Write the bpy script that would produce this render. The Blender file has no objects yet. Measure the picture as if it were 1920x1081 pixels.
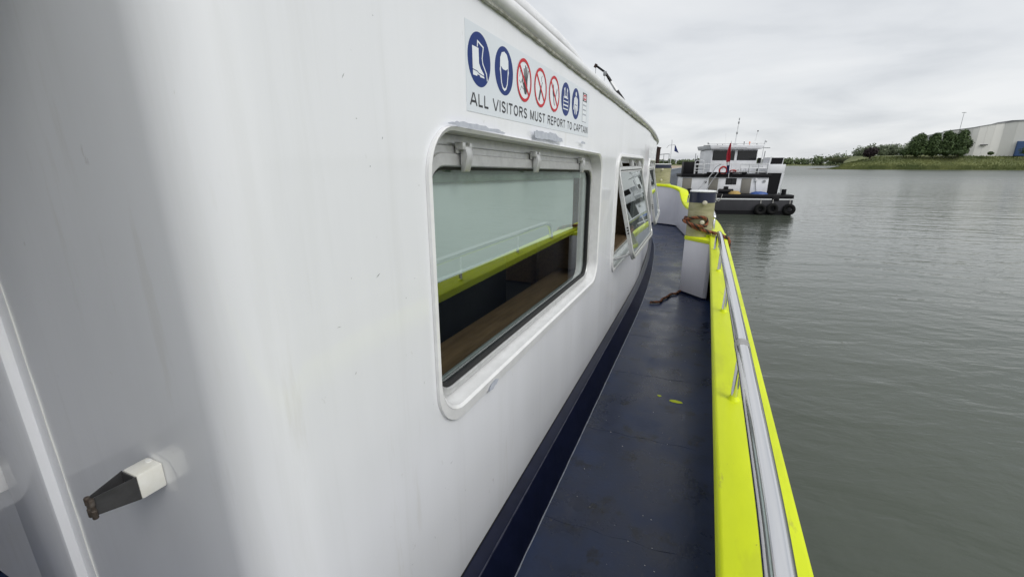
import bpy, bmesh, math, random
from mathutils import Vector, Matrix, noise as mnoise
R = math.radians
random.seed(7)
scene = bpy.context.scene
col = scene.collection

# ------------------------------------------------------------------ camera
cd = bpy.data.cameras.new('camera'); cam = bpy.data.objects.new('camera', cd); col.objects.link(cam)
cd.sensor_width = 36; cd.lens = 36 * 820 / 1920
cd.clip_start = 0.02; cd.clip_end = 9000
YAW, PITCH = R(23.3), math.atan(233 / 820)
cam.location = (0, 0, 1.6)
cam.rotation_euler = (math.pi / 2 - PITCH, 0, YAW)
scene.camera = cam

# ------------------------------------------------------------------ sky, sun, exposure
SUN_EL, SUN_AZ = R(42), R(113)          # azimuth clockwise from +Y (the ship's bow)
world = bpy.data.worlds.new('World'); scene.world = world; world.use_nodes = True
wt = world.node_tree; wt.nodes.clear()
def wn(t, **k):
    n = wt.nodes.new(t)
    for a, b in k.items(): setattr(n, a, b)
    return n
wl = wt.links.new
out = wn('ShaderNodeOutputWorld'); bg = wn('ShaderNodeBackground'); wl(bg.outputs[0], out.inputs[0])
sky = wn('ShaderNodeTexSky', sky_type='NISHITA', sun_disc=False, sun_elevation=SUN_EL, sun_rotation=SUN_AZ)
tc = wn('ShaderNodeTexCoord'); sep = wn('ShaderNodeSeparateXYZ'); wl(tc.outputs['Generated'], sep.inputs[0])
mx = wn('ShaderNodeMath', operation='MAXIMUM'); wl(sep.outputs[2], mx.inputs[0]); mx.inputs[1].default_value = 0.0
ad = wn('ShaderNodeMath', operation='ADD'); wl(mx.outputs[0], ad.inputs[0]); ad.inputs[1].default_value = 0.17
dvx = wn('ShaderNodeMath', operation='DIVIDE'); wl(sep.outputs[0], dvx.inputs[0]); wl(ad.outputs[0], dvx.inputs[1])
dvy = wn('ShaderNodeMath', operation='DIVIDE'); wl(sep.outputs[1], dvy.inputs[0]); wl(ad.outputs[0], dvy.inputs[1])
cmb = wn('ShaderNodeCombineXYZ'); wl(dvx.outputs[0], cmb.inputs[0]); wl(dvy.outputs[0], cmb.inputs[1])
n1 = wn('ShaderNodeTexNoise'); wl(cmb.outputs[0], n1.inputs['Vector'])
n1.inputs['Scale'].default_value = .95; n1.inputs['Detail'].default_value = 6; n1.inputs['Roughness'].default_value = .5
n1.inputs['Distortion'].default_value = .35
cr = wn('ShaderNodeValToRGB'); wl(n1.outputs[0], cr.inputs[0])
e = cr.color_ramp.elements
e[0].position = .28; e[0].color = (.53, .553, .585, 1)
e[1].position = .66; e[1].color = (.79, .80, .81, 1)
m_ = cr.color_ramp.elements.new(.47); m_.color = (.69, .708, .73, 1)
sc_ = wn('ShaderNodeMix', data_type='RGBA', blend_type='MULTIPLY'); sc_.inputs[0].default_value = 1
wl(sky.outputs[0], sc_.inputs[6]); sc_.inputs[7].default_value = (.1, .1, .1, 1)
mxs = wn('ShaderNodeMix', data_type='RGBA'); mxs.inputs[0].default_value = .92
wl(sc_.outputs[2], mxs.inputs[6]); wl(cr.outputs[0], mxs.inputs[7]); wl(mxs.outputs[2], bg.inputs[0])
bg.inputs[1].default_value = 1.0

sd = bpy.data.lights.new('sun', 'SUN'); sun = bpy.data.objects.new('sun', sd); col.objects.link(sun)
sd.energy = 1.5; sd.angle = R(35); sd.color = (1, .975, .94)
sdir = Vector((math.sin(SUN_AZ) * math.cos(SUN_EL), math.cos(SUN_AZ) * math.cos(SUN_EL), math.sin(SUN_EL)))
sun.rotation_euler = sdir.to_track_quat('Z', 'Y').to_euler()
sun.location = (30, -5, 30)
scene.render.engine = 'CYCLES'
scene.view_settings.view_transform = 'Standard'; scene.view_settings.look = 'None'
scene.view_settings.exposure = 0.18; scene.view_settings.gamma = 1
scene.cycles.max_bounces = 8; scene.cycles.transparent_max_bounces = 16
scene.cycles.use_denoising = True

# ------------------------------------------------------------------ materials
MATS = {}
def lin(r, g, b):
    f = lambda c: (c / 255 / 12.92) if c <= 10 else ((c / 255 + .055) / 1.055) ** 2.4
    return (f(r), f(g), f(b), 1)
def mat(name, c, rough=.5, metal=0, coat=0, coat_rough=.08, spec=.5, var=0, vscale=6, bump=0, bscale=20, c2=None, stretch=(1, 1, 1), rvar=0, detail=5, bump2=0, b2scale=1.2, marks=()):
    m = bpy.data.materials.new(name); m.use_nodes = True; MATS[name] = m
    t = m.node_tree; b = t.nodes['Principled BSDF']; L = t.links.new
    if len(c) == 3: c = (*c, 1)
    b.inputs['Base Color'].default_value = c
    b.inputs['Roughness'].default_value = rough; b.inputs['Metallic'].default_value = metal
    b.inputs['Coat Weight'].default_value = coat; b.inputs['Coat Roughness'].default_value = coat_rough
    b.inputs['Specular IOR Level'].default_value = spec
    if var or bump or rvar or bump2 or c2:
        tcn = t.nodes.new('ShaderNodeTexCoord'); mp = t.nodes.new('ShaderNodeMapping'); mp.inputs['Scale'].default_value = stretch
        L(tcn.outputs['Object'], mp.inputs[0])
    if var or c2 or rvar:
        nz = t.nodes.new('ShaderNodeTexNoise'); nz.inputs['Scale'].default_value = vscale; nz.inputs['Detail'].default_value = detail
        nz.inputs['Roughness'].default_value = .62
        L(mp.outputs[0], nz.inputs['Vector'])
        if var or c2:
            rp = t.nodes.new('ShaderNodeValToRGB'); L(nz.outputs[0], rp.inputs[0])
            if c2 is None: c2 = tuple(x * (1 - var) for x in c[:3])
            rp.color_ramp.elements[0].position = .34; rp.color_ramp.elements[0].color = (*c2[:3], 1)
            rp.color_ramp.elements[1].position = .62; rp.color_ramp.elements[1].color = c
            L(rp.outputs[0], b.inputs['Base Color'])
        if rvar:
            mr = t.nodes.new('ShaderNodeMapRange'); L(nz.outputs[0], mr.inputs[0])
            mr.inputs[1].default_value = .3; mr.inputs[2].default_value = .7
            mr.inputs[3].default_value = max(.02, rough - rvar); mr.inputs[4].default_value = rough + rvar
            L(mr.outputs[0], b.inputs['Roughness'])
    for mc, msc, mth, mst, mfac in marks:      # worn or dirty spots, and painted-in reflection streaks on the wall: thresholded noise over the base colour
        mpm = t.nodes.new('ShaderNodeMapping'); mpm.inputs['Scale'].default_value = mst; tcm = t.nodes.new('ShaderNodeTexCoord'); L(tcm.outputs['Object'], mpm.inputs[0])
        nm = t.nodes.new('ShaderNodeTexNoise'); nm.inputs['Scale'].default_value = msc; nm.inputs['Detail'].default_value = 6; nm.inputs['Roughness'].default_value = .65; L(mpm.outputs[0], nm.inputs['Vector'])
        rm = t.nodes.new('ShaderNodeMapRange'); L(nm.outputs[0], rm.inputs[0]); rm.inputs[1].default_value = mth; rm.inputs[2].default_value = mth + .07; rm.inputs[3].default_value = 0; rm.inputs[4].default_value = mfac
        mm = t.nodes.new('ShaderNodeMix'); mm.data_type = 'RGBA'; L(rm.outputs[0], mm.inputs[0]); mm.inputs[7].default_value = (*mc, 1)
        bi = b.inputs['Base Color']
        if bi.is_linked: L(bi.links[0].from_socket, mm.inputs[6])
        else: mm.inputs[6].default_value = c
        L(mm.outputs[2], bi)
    last = None
    for st, scl in ((bump2, b2scale), (bump, bscale)):
        if not st: continue
        nb = t.nodes.new('ShaderNodeTexNoise'); nb.inputs['Scale'].default_value = scl; nb.inputs['Detail'].default_value = 3
        L(mp.outputs[0], nb.inputs['Vector'])
        bp = t.nodes.new('ShaderNodeBump'); bp.inputs['Strength'].default_value = 1; bp.inputs['Distance'].default_value = st
        L(nb.outputs[0], bp.inputs['Height'])
        if last: L(last.outputs[0], bp.inputs['Normal'])
        last = bp
    if last:
        L(last.outputs[0], b.inputs['Normal'])
        if coat: L(last.outputs[0], b.inputs['Coat Normal'])
    return m

mat('hull_white', (.85, .865, .90), rough=.34, coat=.55, coat_rough=.05, c2=(.80, .815, .845), vscale=2.6, stretch=(1, 1, .12), rvar=.06, bump2=.006, b2scale=1.7, bump=.00015, bscale=70, detail=7, marks=(((.66, .67, .67), 6.0, .54, (1, 1, .05), .17), ((.60, .585, .54), 9.0, .62, (1, 1, .12), .22), ((.42, .41, .39), 24, .685, (1, 1, .5), .55)))  # first marks: grime streaks that also paint in the alcove's blurred reflections
mat('trim_white', (.82, .825, .83), rough=.32, coat=.3, var=.1, vscale=14, bump=.0004, bscale=60)
mat('bow_white', (.70, .70, .76), rough=.4, coat=.2, var=.06, vscale=4, stretch=(1, 1, .3))
mat('primer_grey', (.40, .43, .49), rough=.6, var=.2, vscale=60)
mat('peeled', (.53, .56, .63), rough=.55, c2=(.44, .47, .54), vscale=30)
mat('bead', (.68, .68, .64), rough=.7, c2=(.30, .30, .24), vscale=22, stretch=(1, 1, 1), bump=.004, bscale=45)
mat('alu', (.60, .605, .60), rough=.38, metal=.55, var=.15, vscale=30, bump=.0002, bscale=120)
mat('gasket', (.012, .012, .013), rough=.55)
mat('navy_deck', (.017, .034, .094), rough=.32, spec=.45, c2=(.011, .018, .044), vscale=2.6, rvar=.15, bump=.0006, bscale=55, bump2=.004, b2scale=2.0, detail=9, marks=(((.006, .007, .009), 5.5, .57, (1, 1, 1), .65), ((.075, .075, .08), 3.0, .58, (1, .5, 1), .22), ((.07, .062, .055), 21, .63, (1, .6, 1), .55), ((.20, .19, .18), 75, .70, (1, 1, 1), .8)))
mat('navy_gloss', (.009, .012, .034), rough=.30, spec=.2, var=.3, vscale=9, bump=.0006, bscale=40)
mat('navy_worn_highlight', (.05, .055, .085), rough=.3, c2=(.012, .015, .035), vscale=14)
mat('navy_band', (.012, .016, .045), rough=.35, coat=.2, var=.2, vscale=20)
mat('lime', (.69, .79, .013), rough=.45, spec=.3, c2=(.62, .72, .012), vscale=7, stretch=(1, .3, 1), bump=.0004, bscale=70, detail=7, marks=(((.46, .50, .03), 6, .56, (1, .3, 1), .30), ((.34, .33, .08), 13, .63, (1, .3, 1), .6), ((.17, .14, .07), 38, .68, (1, .6, 1), .8)))
mat('khaki', (.40, .375, .235), rough=.5, c2=(.27, .265, .14), vscale=5.5, stretch=(1, 1, 5), bump=.0004, bscale=50, detail=7)
mat('knob', (.62, .58, .46), rough=.45, var=.2, vscale=40)
mat('chrome', (.74, .74, .75), rough=.07, metal=1, rvar=.04, vscale=25, bump=.0001, bscale=80)
mat('weld_steel', (.55, .54, .52), rough=.42, metal=1, var=.2, vscale=60)
mat('wood', (.22, .135, .075), rough=.5, c2=(.14, .085, .045), vscale=5, stretch=(9, .8, 9))
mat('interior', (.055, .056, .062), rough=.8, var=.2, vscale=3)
mat('blind', (.62, .645, .64), rough=.8, var=.05, vscale=4, stretch=(1, .3, 3))
mat('blind_shade', (.22, .27, .22), rough=.7, var=.3, vscale=12)  # dark tone imitating shadow along the top of the blind
mat('steel_dark', (.085, .085, .088), rough=.35, metal=.3, var=.25, vscale=25)
mat('rust', (.13, .115, .10), rough=.6, metal=.5, c2=(.06, .04, .03), vscale=60, bump=.001, bscale=90)
mat('nylon', (.80, .80, .76), rough=.4, c2=(.70, .69, .62), vscale=15)
mat('hook_patch', (.80, .81, .83), rough=.35, coat=.3)
mat('chip', (.75, .76, .74), rough=.7)
mat('rope_orange', (.30, .115, .05), rough=.85, var=.45, vscale=90, bump=.002, bscale=260)
mat('rope_dark', (.045, .03, .024), rough=.85, var=.4, vscale=90, bump=.002, bscale=260)
mat('rope_brown', (.26, .075, .035), rough=.85, var=.45, vscale=90, bump=.002, bscale=260)
mat('rope_pale', (.55, .54, .50), rough=.85, var=.2, vscale=30)
mat('sign_white', (.72, .77, .82), rough=.3, coat=.3, var=.03, vscale=3)
mat('sign_blue', lin(26, 52, 118), rough=.5, spec=.25)
mat('sign_red', lin(200, 45, 54), rough=.5, spec=.25)
mat('sign_black', (.014, .014, .018), rough=.4)
mat('sign_paper', (.80, .84, .88), rough=.35, coat=.2)
# other vessels
mat('barge_grey', (.040, .040, .046), rough=.5, spec=.3, var=.25, vscale=1.5, stretch=(1, 1, .3))
mat('barge_black', (.007, .007, .009), rough=.5, spec=.2, var=.2, vscale=3)
mat('barge_white', (.82, .83, .86), rough=.4, c2=(.70, .71, .73), vscale=1.4, stretch=(1, 1, .4))
mat('door_grey', (.21, .20, .175), rough=.5, var=.12, vscale=3)
mat('dark_glass', (.008, .009, .011), rough=.06, spec=.45)
mat('rail_white', (.72, .73, .74), rough=.4)
mat('red_paint', (.50, .035, .03), rough=.5, var=.2, vscale=8)
mat('orange', (.75, .16, .03), rough=.5)
mat('flag_white', (.75, .75, .76), rough=.8); mat('flag_red', (.45, .025, .045), rough=.8); mat('flag_blue', (.03, .045, .16), rough=.8)
mat('tarp_blue', (.025, .075, .27), rough=.45, bump=.02, bscale=8)
mat('rope_yellow', (.55, .38, .13), rough=.8, var=.3, vscale=20)
mat('rubber', (.010, .010, .010), rough=.8, spec=.2, bump=.004, bscale=30, var=.3, vscale=12)
mat('barge_blue', (.055, .07, .10), rough=.5, var=.3, vscale=.8)
mat('hatch_tan', (.36, .29, .21), rough=.7, var=.25, vscale=1.2)
mat('rib_grey', (.34, .38, .43), rough=.5, var=.2, vscale=2)
mat('rusty_pipe', (.045, .02, .014), rough=.7, var=.4, vscale=6)
mat('metal_grey', (.33, .34, .35), rough=.4, metal=.4)
# land
mat('grass', (.17, .185, .065), rough=.9, c2=(.08, .10, .032), vscale=.07, detail=10, bump=.6, bscale=.5)
mat('reed', (.20, .22, .075), rough=.9, c2=(.07, .10, .028), vscale=.06, detail=8)
mat('leaf_poplar', (.07, .115, .028), rough=.7, c2=(.028, .055, .014), vscale=.35)
mat('leaf_bush', (.06, .10, .026), rough=.8, c2=(.03, .055, .014), vscale=.4)
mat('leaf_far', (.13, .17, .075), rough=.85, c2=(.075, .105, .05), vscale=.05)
mat('leaf_willow', (.21, .25, .16), rough=.85, c2=(.12, .15, .09), vscale=.15)
mat('leaf_copper', (.022, .012, .014), rough=.8, var=.3, vscale=.5)
mat('bark', (.07, .055, .04), rough=.9)
mat('mud', (.16, .15, .10), rough=.9, var=.4, vscale=.2)
mat('cladding', (.74, .735, .70), rough=.5, var=.05, vscale=.1, stretch=(1, 1, .2))
mat('cladding_edge', (.30, .31, .31), rough=.5)
mat('shutter_blue', (.04, .09, .22), rough=.5)
mat('roof_dark', (.06, .06, .065), rough=.6)

def glass_mat(name, tint, f0):
    m = bpy.data.materials.new(name); m.use_nodes = True; MATS[name] = m
    t = m.node_tree; t.nodes.clear(); L = t.links.new
    o = t.nodes.new('ShaderNodeOutputMaterial'); mi = t.nodes.new('ShaderNodeMixShader')
    tr = t.nodes.new('ShaderNodeBsdfTransparent'); tr.inputs[0].default_value = (*tint, 1)
    gl = t.nodes.new('ShaderNodeBsdfGlossy'); gl.inputs['Roughness'].default_value = .012; gl.inputs[0].default_value = (.95, 1, .98, 1)
    # reflectance that is the same from both sides of the thin pane (Schlick)
    ge = t.nodes.new('ShaderNodeNewGeometry'); dt = t.nodes.new('ShaderNodeVectorMath'); dt.operation = 'DOT_PRODUCT'
    L(ge.outputs['Normal'], dt.inputs[0]); L(ge.outputs['Incoming'], dt.inputs[1])
    def M(op, a, b_=None):
        n = t.nodes.new('ShaderNodeMath'); n.operation = op
        for i, q in enumerate((a, b_)):
            if q is None: continue
            if isinstance(q, (int, float)): n.inputs[i].default_value = q
            else: L(q, n.inputs[i])
        return n.outputs[0]
    k = M('POWER', M('SUBTRACT', 1.0, M('ABSOLUTE', dt.outputs['Value'])), 5.0)
    f = M('ADD', f0, M('MULTIPLY', k, 1 - f0))
    L(f, mi.inputs[0]); L(tr.outputs[0], mi.inputs[1]); L(gl.outputs[0], mi.inputs[2]); L(mi.outputs[0], o.inputs[0])
glass_mat('glass', (.80, .88, .86), .19)
glass_mat('glass_sash', (.55, .60, .59), .14)
glass_mat('glass_far', (.8, .85, .84), .08)

def water_mat():
    m = bpy.data.materials.new('water'); m.use_nodes = True; MATS['water'] = m
    t = m.node_tree; b = t.nodes['Principled BSDF']; L = t.links.new
    b.inputs['Base Color'].default_value = (.074, .087, .068, 1); b.inputs['Roughness'].default_value = .10
    b.inputs['IOR'].default_value = 1.333
    tcn = t.nodes.new('ShaderNodeTexCoord')
    sx = t.nodes.new('ShaderNodeSeparateXYZ'); L(tcn.outputs['Object'], sx.inputs[0])
    rr_ = t.nodes.new('ShaderNodeMapRange'); L(sx.outputs[1], rr_.inputs[0]); rr_.inputs[1].default_value = 38; rr_.inputs[2].default_value = 170; rr_.inputs[3].default_value = .09; rr_.inputs[4].default_value = .34
    L(rr_.outputs[0], b.inputs['Roughness'])
    last = None
    for rot, sc, scale, dist, dt, tp in ((R(-16), (.34, 1, 1), .42, .055, 2, 0), (R(-8), (.42, 1, 1), 1.45, .044, 4, 0), (R(-30), (.5, 1, 1), 5.0, .013, 3, 0), (R(-20), (.6, 1, 1), .045, .12, 2, 0)):
        mp = t.nodes.new('ShaderNodeMapping'); mp.inputs['Rotation'].default_value = (0, 0, rot)
        mp2 = t.nodes.new('ShaderNodeMapping'); mp2.inputs['Scale'].default_value = sc
        L(tcn.outputs['Object'], mp.inputs[0]); L(mp.outputs[0], mp2.inputs[0])
        nz = t.nodes.new('ShaderNodeTexNoise'); nz.inputs['Scale'].default_value = scale; nz.inputs['Detail'].default_value = dt
        nz.inputs['Distortion'].default_value = .4
        L(mp2.outputs[0], nz.inputs['Vector'])
        bp = t.nodes.new('ShaderNodeBump'); bp.inputs['Distance'].default_value = dist; bp.inputs['Strength'].default_value = 1
        L(nz.outputs[0], bp.inputs['Height'])
        if last: L(last.outputs[0], bp.inputs['Normal'])
        last = bp
    L(last.outputs[0], b.inputs['Normal'])
water_mat()

# ------------------------------------------------------------------ builders
class MB:
    def __init__(s): s.v = []; s.f = []; s.m = []
    def add(s, vs, fs, mi=0):
        o = len(s.v); s.v += [tuple(p) for p in vs]; s.f += [tuple(i + o for i in f) for f in fs]; s.m += [mi] * len(fs); return s
    def box(s, x0, x1, y0, y1, z0, z1, mi=0, rz=0, piv=None):
        vs = [Vector((x, y, z)) for z in (z0, z1) for x, y in ((x0, y0), (x1, y0), (x1, y1), (x0, y1))]
        if rz:
            pv = Vector(piv or ((x0 + x1) / 2, (y0 + y1) / 2, 0)); M = Matrix.Rotation(rz, 3, 'Z')
            vs = [M @ (p - pv) + pv for p in vs]
        return s.add(vs, [(0, 3, 2, 1), (4, 5, 6, 7), (0, 1, 5, 4), (1, 2, 6, 5), (2, 3, 7, 6), (3, 0, 4, 7)], mi)
    def hexa(s, bot, top, mi=0):
        n = len(bot); vs = list(bot) + list(top)
        fs = [tuple(reversed(range(n))), tuple(range(n, 2 * n))] + [(i, (i + 1) % n, n + (i + 1) % n, n + i) for i in range(n)]
        return s.add(vs, fs, mi)
    def tube(s, path, r, n=10, mi=0, caps=True, rr=None, flat=1.0):
        P = [Vector(p) for p in path]; k = len(P)
        T = []
        for i in range(k):
            a = P[max(i - 1, 0)]; b = P[min(i + 1, k - 1)]; T.append((b - a).normalized())
        up = Vector((0, 0, 1)) if abs(T[0].z) < .9 else Vector((1, 0, 0))
        N = (up - T[0] * up.dot(T[0])).normalized(); vs = []
        for i in range(k):
            N = (N - T[i] * N.dot(T[i])).normalized(); B = T[i].cross(N)
            ri = rr[i] if rr else r
            for j in range(n):
                a = 2 * math.pi * j / n; vs.append(P[i] + N * (math.sin(a) * ri * flat) + B * (math.cos(a) * ri))
        fs = [(i * n + j, i * n + (j + 1) % n, (i + 1) * n + (j + 1) % n, (i + 1) * n + j) for i in range(k - 1) for j in range(n)]
        if caps: fs += [tuple(reversed(range(n))), tuple((k - 1) * n + j for j in range(n))]
        return s.add(vs, fs, mi)
    def cyl(s, cx, cy, z0, z1, rx, ry=None, n=32, mi=0, rings=None, rz=0):
        ry = ry or rx; rings = rings or [(z0, 1), (z1, 1)]; vs = []
        for z, k in rings:
            for j in range(n):
                a = 2 * math.pi * j / n; x, y = math.cos(a) * rx * k, math.sin(a) * ry * k
                vs.append((cx + x * math.cos(rz) - y * math.sin(rz), cy + x * math.sin(rz) + y * math.cos(rz), z))
        q = len(rings)
        fs = [(i * n + j, i * n + (j + 1) % n, (i + 1) * n + (j + 1) % n, (i + 1) * n + j) for i in range(q - 1) for j in range(n)]
        fs += [tuple(reversed(range(n))), tuple((q - 1) * n + j for j in range(n))]
        return s.add(vs, fs, mi)
    def ball(s, c, r, n=12, m=8, mi=0, sz=1):
        vs = [(c[0] + r * math.sin(math.pi * i / m) * math.cos(2 * math.pi * j / n), c[1] + r * math.sin(math.pi * i / m) * math.sin(2 * math.pi * j / n), c[2] + r * sz * math.cos(math.pi * i / m)) for i in range(m + 1) for j in range(n)]
        return s.add(vs, [(i * n + j, (i + 1) * n + j, (i + 1) * n + (j + 1) % n, i * n + (j + 1) % n) for i in range(m) for j in range(n)], mi)
    def loft(s, rows, mi=0, closed=False):
        n = len(rows[0]); vs = [p for r in rows for p in r]; k = n if closed else n - 1
        return s.add(vs, [(i * n + j, i * n + (j + 1) % n, (i + 1) * n + (j + 1) % n, (i + 1) * n + j) for i in range(len(rows) - 1) for j in range(k)], mi)
    def torus(s, c, R_, r, ax=(0, 1, 0), n=28, k=12, mi=0, flat=1.0):
        A = Vector(ax).normalized(); u = A.orthogonal().normalized(); w = A.cross(u); vs = []
        for i in range(n):
            a = 2 * math.pi * i / n; d = u * math.cos(a) + w * math.sin(a)
            for j in range(k):
                b = 2 * math.pi * j / k; vs.append(Vector(c) + d * (R_ + r * math.cos(b)) + A * (r * flat * math.sin(b)))
        return s.add(vs, [(i * k + j, ((i + 1) % n) * k + j, ((i + 1) % n) * k + (j + 1) % k, i * k + (j + 1) % k) for i in range(n) for j in range(k)], mi)
    def mesh(s, name, mats, smooth=True, bevel=0, fix=True, angle=40, seg=2):
        me = bpy.data.meshes.new(name); me.from_pydata(s.v, [], s.f)
        for m in ([mats] if isinstance(mats, str) else mats): me.materials.append(MATS[m])
        for p, mi in zip(me.polygons, s.m): p.material_index = mi
        if fix or bevel:
            bm = bmesh.new(); bm.from_mesh(me)
            bmesh.ops.remove_doubles(bm, verts=bm.verts, dist=1e-6)
            if fix: bmesh.ops.recalc_face_normals(bm, faces=bm.faces)
            if bevel:
                es = [ed for ed in bm.edges if len(ed.link_faces) == 2 and ed.calc_face_angle(0) > R(35)]
                bmesh.ops.bevel(bm, geom=es, offset=bevel, segments=seg, affect='EDGES', profile=.5, clamp_overlap=True)
            bm.to_mesh(me); bm.free()
        if smooth:
            me.polygons.foreach_set('use_smooth', [True] * len(me.polygons)); me.set_sharp_from_angle(angle=R(angle))
        me.update(); return me
    def build(s, name, mats, parent=None, **k):
        o = bpy.data.objects.new(name, s.mesh(name, mats, **k)); col.objects.link(o)
        if parent: attach(o, parent)
        return o
def attach(o, parent):
    o.parent = parent
    if parent.get('world_children'): o.matrix_parent_inverse = Matrix.Translation(-parent.location)
def empty(name, loc=(0, 0, 0), rz=0, world_children=False):
    o = bpy.data.objects.new(name, None); col.objects.link(o); o.location = loc; o.rotation_euler = (0, 0, rz); o.empty_display_size = .2
    if world_children: o['world_children'] = 1
    return o
def tag(o, label, cat, group=None, kind=None):
    if label: o['label'] = label
    if cat: o['category'] = cat
    if group: o['group'] = group
    if kind: o['kind'] = kind
    return o
def copy_part(src, parent, loc):
    c = src.copy(); col.objects.link(c); c.parent = parent; c.location = loc; return c
def lerp(a, b, t): return a + (b - a) * t
def interp(tab, y):
    if y <= tab[0][0]: return tab[0][1]
    for (a, va), (b, vb) in zip(tab, tab[1:]):
        if y <= b:
            t = (y - a) / (b - a); return va + (vb - va) * t
    return tab[-1][1]
def spline(pts, per=8):
    P = [Vector(p) for p in pts]; o = []
    for i in range(len(P) - 1):
        p0 = P[max(i - 1, 0)]; p1 = P[i]; p2 = P[i + 1]; p3 = P[min(i + 2, len(P) - 1)]
        for j in range(per):
            t = j / per; o.append(.5 * ((2 * p1) + (p2 - p0) * t + (2 * p0 - 5 * p1 + 4 * p2 - p3) * t * t + (3 * p1 - p0 - 3 * p2 + p3) * t ** 3))
    o.append(P[-1]); return o

# ================================================================== water and land
WATER = -1.6
w = MB()
xs = [-5000, -600, -120, -30, 0, 30, 120, 600, 5000]
w.loft([[(x, y, WATER) for x in xs] for y in (-3000, -100, -20, 0, 20, 60, 200, 1200, 6500)])
tag(w.build('water', 'water', smooth=False), None, None, kind='structure')

def land(name, shore, prof, m, sub=6, jit=.35):
    """sheet rising from a shoreline polyline; prof = list of (inland distance, height)"""
    P = spline([(x, y, 0) for x, y in shore], sub); rows = []
    for d, z in prof:
        row = []
        for i, p in enumerate(P):
            a = P[max(i - 1, 0)]; b = P[min(i + 1, len(P) - 1)]; t = (b - a).normalized(); nrm = Vector((-t.y, t.x, 0))
            q = p + nrm * d; fade = min(1, max(.04, (p.x - 60) / 34)) if p.y < 700 else 1
            zz = WATER + (z * fade if z > 0 else z) + (mnoise.noise(q * .06) * 1.4 + mnoise.noise(q * .2) * .6) * jit * 1.8 * min(1, max(z, 0) / 3)
            row.append((q.x, q.y, zz))
        rows.append(row)
    mb = MB(); mb.loft(rows); return mb.build(name, m), rows
bank_shore = [(66, 336), (74, 332), (95, 329), (130, 328), (180, 330), (260, 335), (420, 345), (700, 380)]
bank, bank_rows = land('river_bank', bank_shore, [(-3, -.6), (0, .05), (3, 1.2), (9, 3.3), (16, 5.6), (24, 7.6), (40, 8.6), (90, 8.9), (250, 9.2)], 'grass', 8)
tag(bank, None, None, kind='structure')
sp_ = MB(); sp_.cyl(0, 0, 0, 0, 1, n=6) if False else None
spit = MB(); spit.loft([[(58 + 14 * i / 10, 334 + dy + 1.2 * math.sin(i), WATER + (hh * math.sin(math.pi * min(1, (i + .2) / 9)))) for i in range(11)] for dy, hh in ((-3, -.3), (-1.5, .5), (1, .8), (4, .6), (7, -.3))])
tag(spit.build('mud_spit', 'mud'), None, None, kind='structure')
fs_ = [(-1500, 1150), (-700, 1050), (-200, 1000), (60, 985), (160, 1000), (260, 1060), (500, 1150)]
far, far_rows = land('far_shore', fs_, [(-4, -.6), (0, .2), (10, 1.6), (60, 2.5), (400, 5)], 'grass', 10)
tag(far, None, None, kind='structure')

# ================================================================== OWN SHIP
ship = empty('ship', (-3, 3, WATER), world_children=True)
tag(ship, 'white cabin ship with navy side deck and lime yellow bulwark rail in the foreground', 'ship')
def zs(y): return -.019 * max(0, min(y, 7) - 1.2)      # the cabin top falls a little towards the bow
def deckz(y): return 0 if y < 5 else .15 * ((y - 5) / 6.3) ** 2
def wx(y): return -.65 - .0122 * max(0, y - 4.3) ** 2
ZT = 2.075
# plan of the cabin's outer skin, port half left simple
front = [(-1.02, 9.5), (-1.22, 9.92), (-1.62, 10.28), (-2.2, 10.48), (-3.0, 10.55), (-3.8, 10.48), (-4.5, 10.2), (-4.95, 9.6), (-5.1, 8.5), (-5.2, 6.5)]
def corner():
    return [(-.77 + .12 * math.cos(a), .53 + .12 * math.sin(a)) for a in [-math.pi / 2 * (1 - i / 10) for i in range(11)]]
JX = -1.468
skin_a = [(JX, .41), (-1.3, .41), (-.92, .41)] + corner() + [(-.65, .7), (-.65, .90)]
BAYS = [((-.65, .90), (-.65, 3.10)), ((-.65, 3.45), (wx(5.35), 5.35)), ((wx(5.85), 5.85), (wx(7.6), 7.6))]
skin_d = [(wx(7.6), 7.6), (wx(7.9), 7.9), (wx(8.3), 8.3), (wx(8.7), 8.7), (wx(9), 9)] + front
ZB = .10
wall = MB()
def strip(pts):
    zs = [ZB, .5, 1.0, 1.5, 1.9, ZT]
    wall.loft([[(x, y, z + (deckz(y) if z == ZB else 0)) for x, y in pts] for z in zs])
strip(skin_a); strip([(-.65, 3.10), (-.65, 3.45)])
strip([(wx(y), y) for y in (5.35, 5.5, 5.65, 5.85)]); strip(skin_d)
def rrect(a0, a1, z0, z1, r, n=8, sl=0):
    pts = []
    for cx, cz, s0 in ((a1 - r, z1 - r, 0), (a0 + r, z1 - r, 90), (a0 + r, z0 + r, 180), (a1 - r, z0 + r, 270)):
        for i in range(n + 1):
            a = R(s0 + 90 * i / n); pts.append((cx + r * math.cos(a), cz + r * math.sin(a)))
    return [(a, z - sl * (a - .2)) for a, z in pts] if sl else pts
class Frame:
    def __init__(s, p0, p1):
        s.p0 = Vector((*p0, 0)); d = Vector((*p1, 0)) - s.p0; s.L = d.length; s.t = d.normalized(); s.n = Vector((s.t.y, -s.t.x, 0))
    sl = 0
    def __call__(s, a, z, d=0): return s.p0 + s.t * a + s.n * d + Vector((0, 0, z - s.sl * (a - .2)))
def ring(mb, F, l0, d0, l1, d1, mi=0):
    mb.loft([[F(a, z, d0) for a, z in l0], [F(a, z, d1) for a, z in l1]], mi, closed=True)
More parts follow.
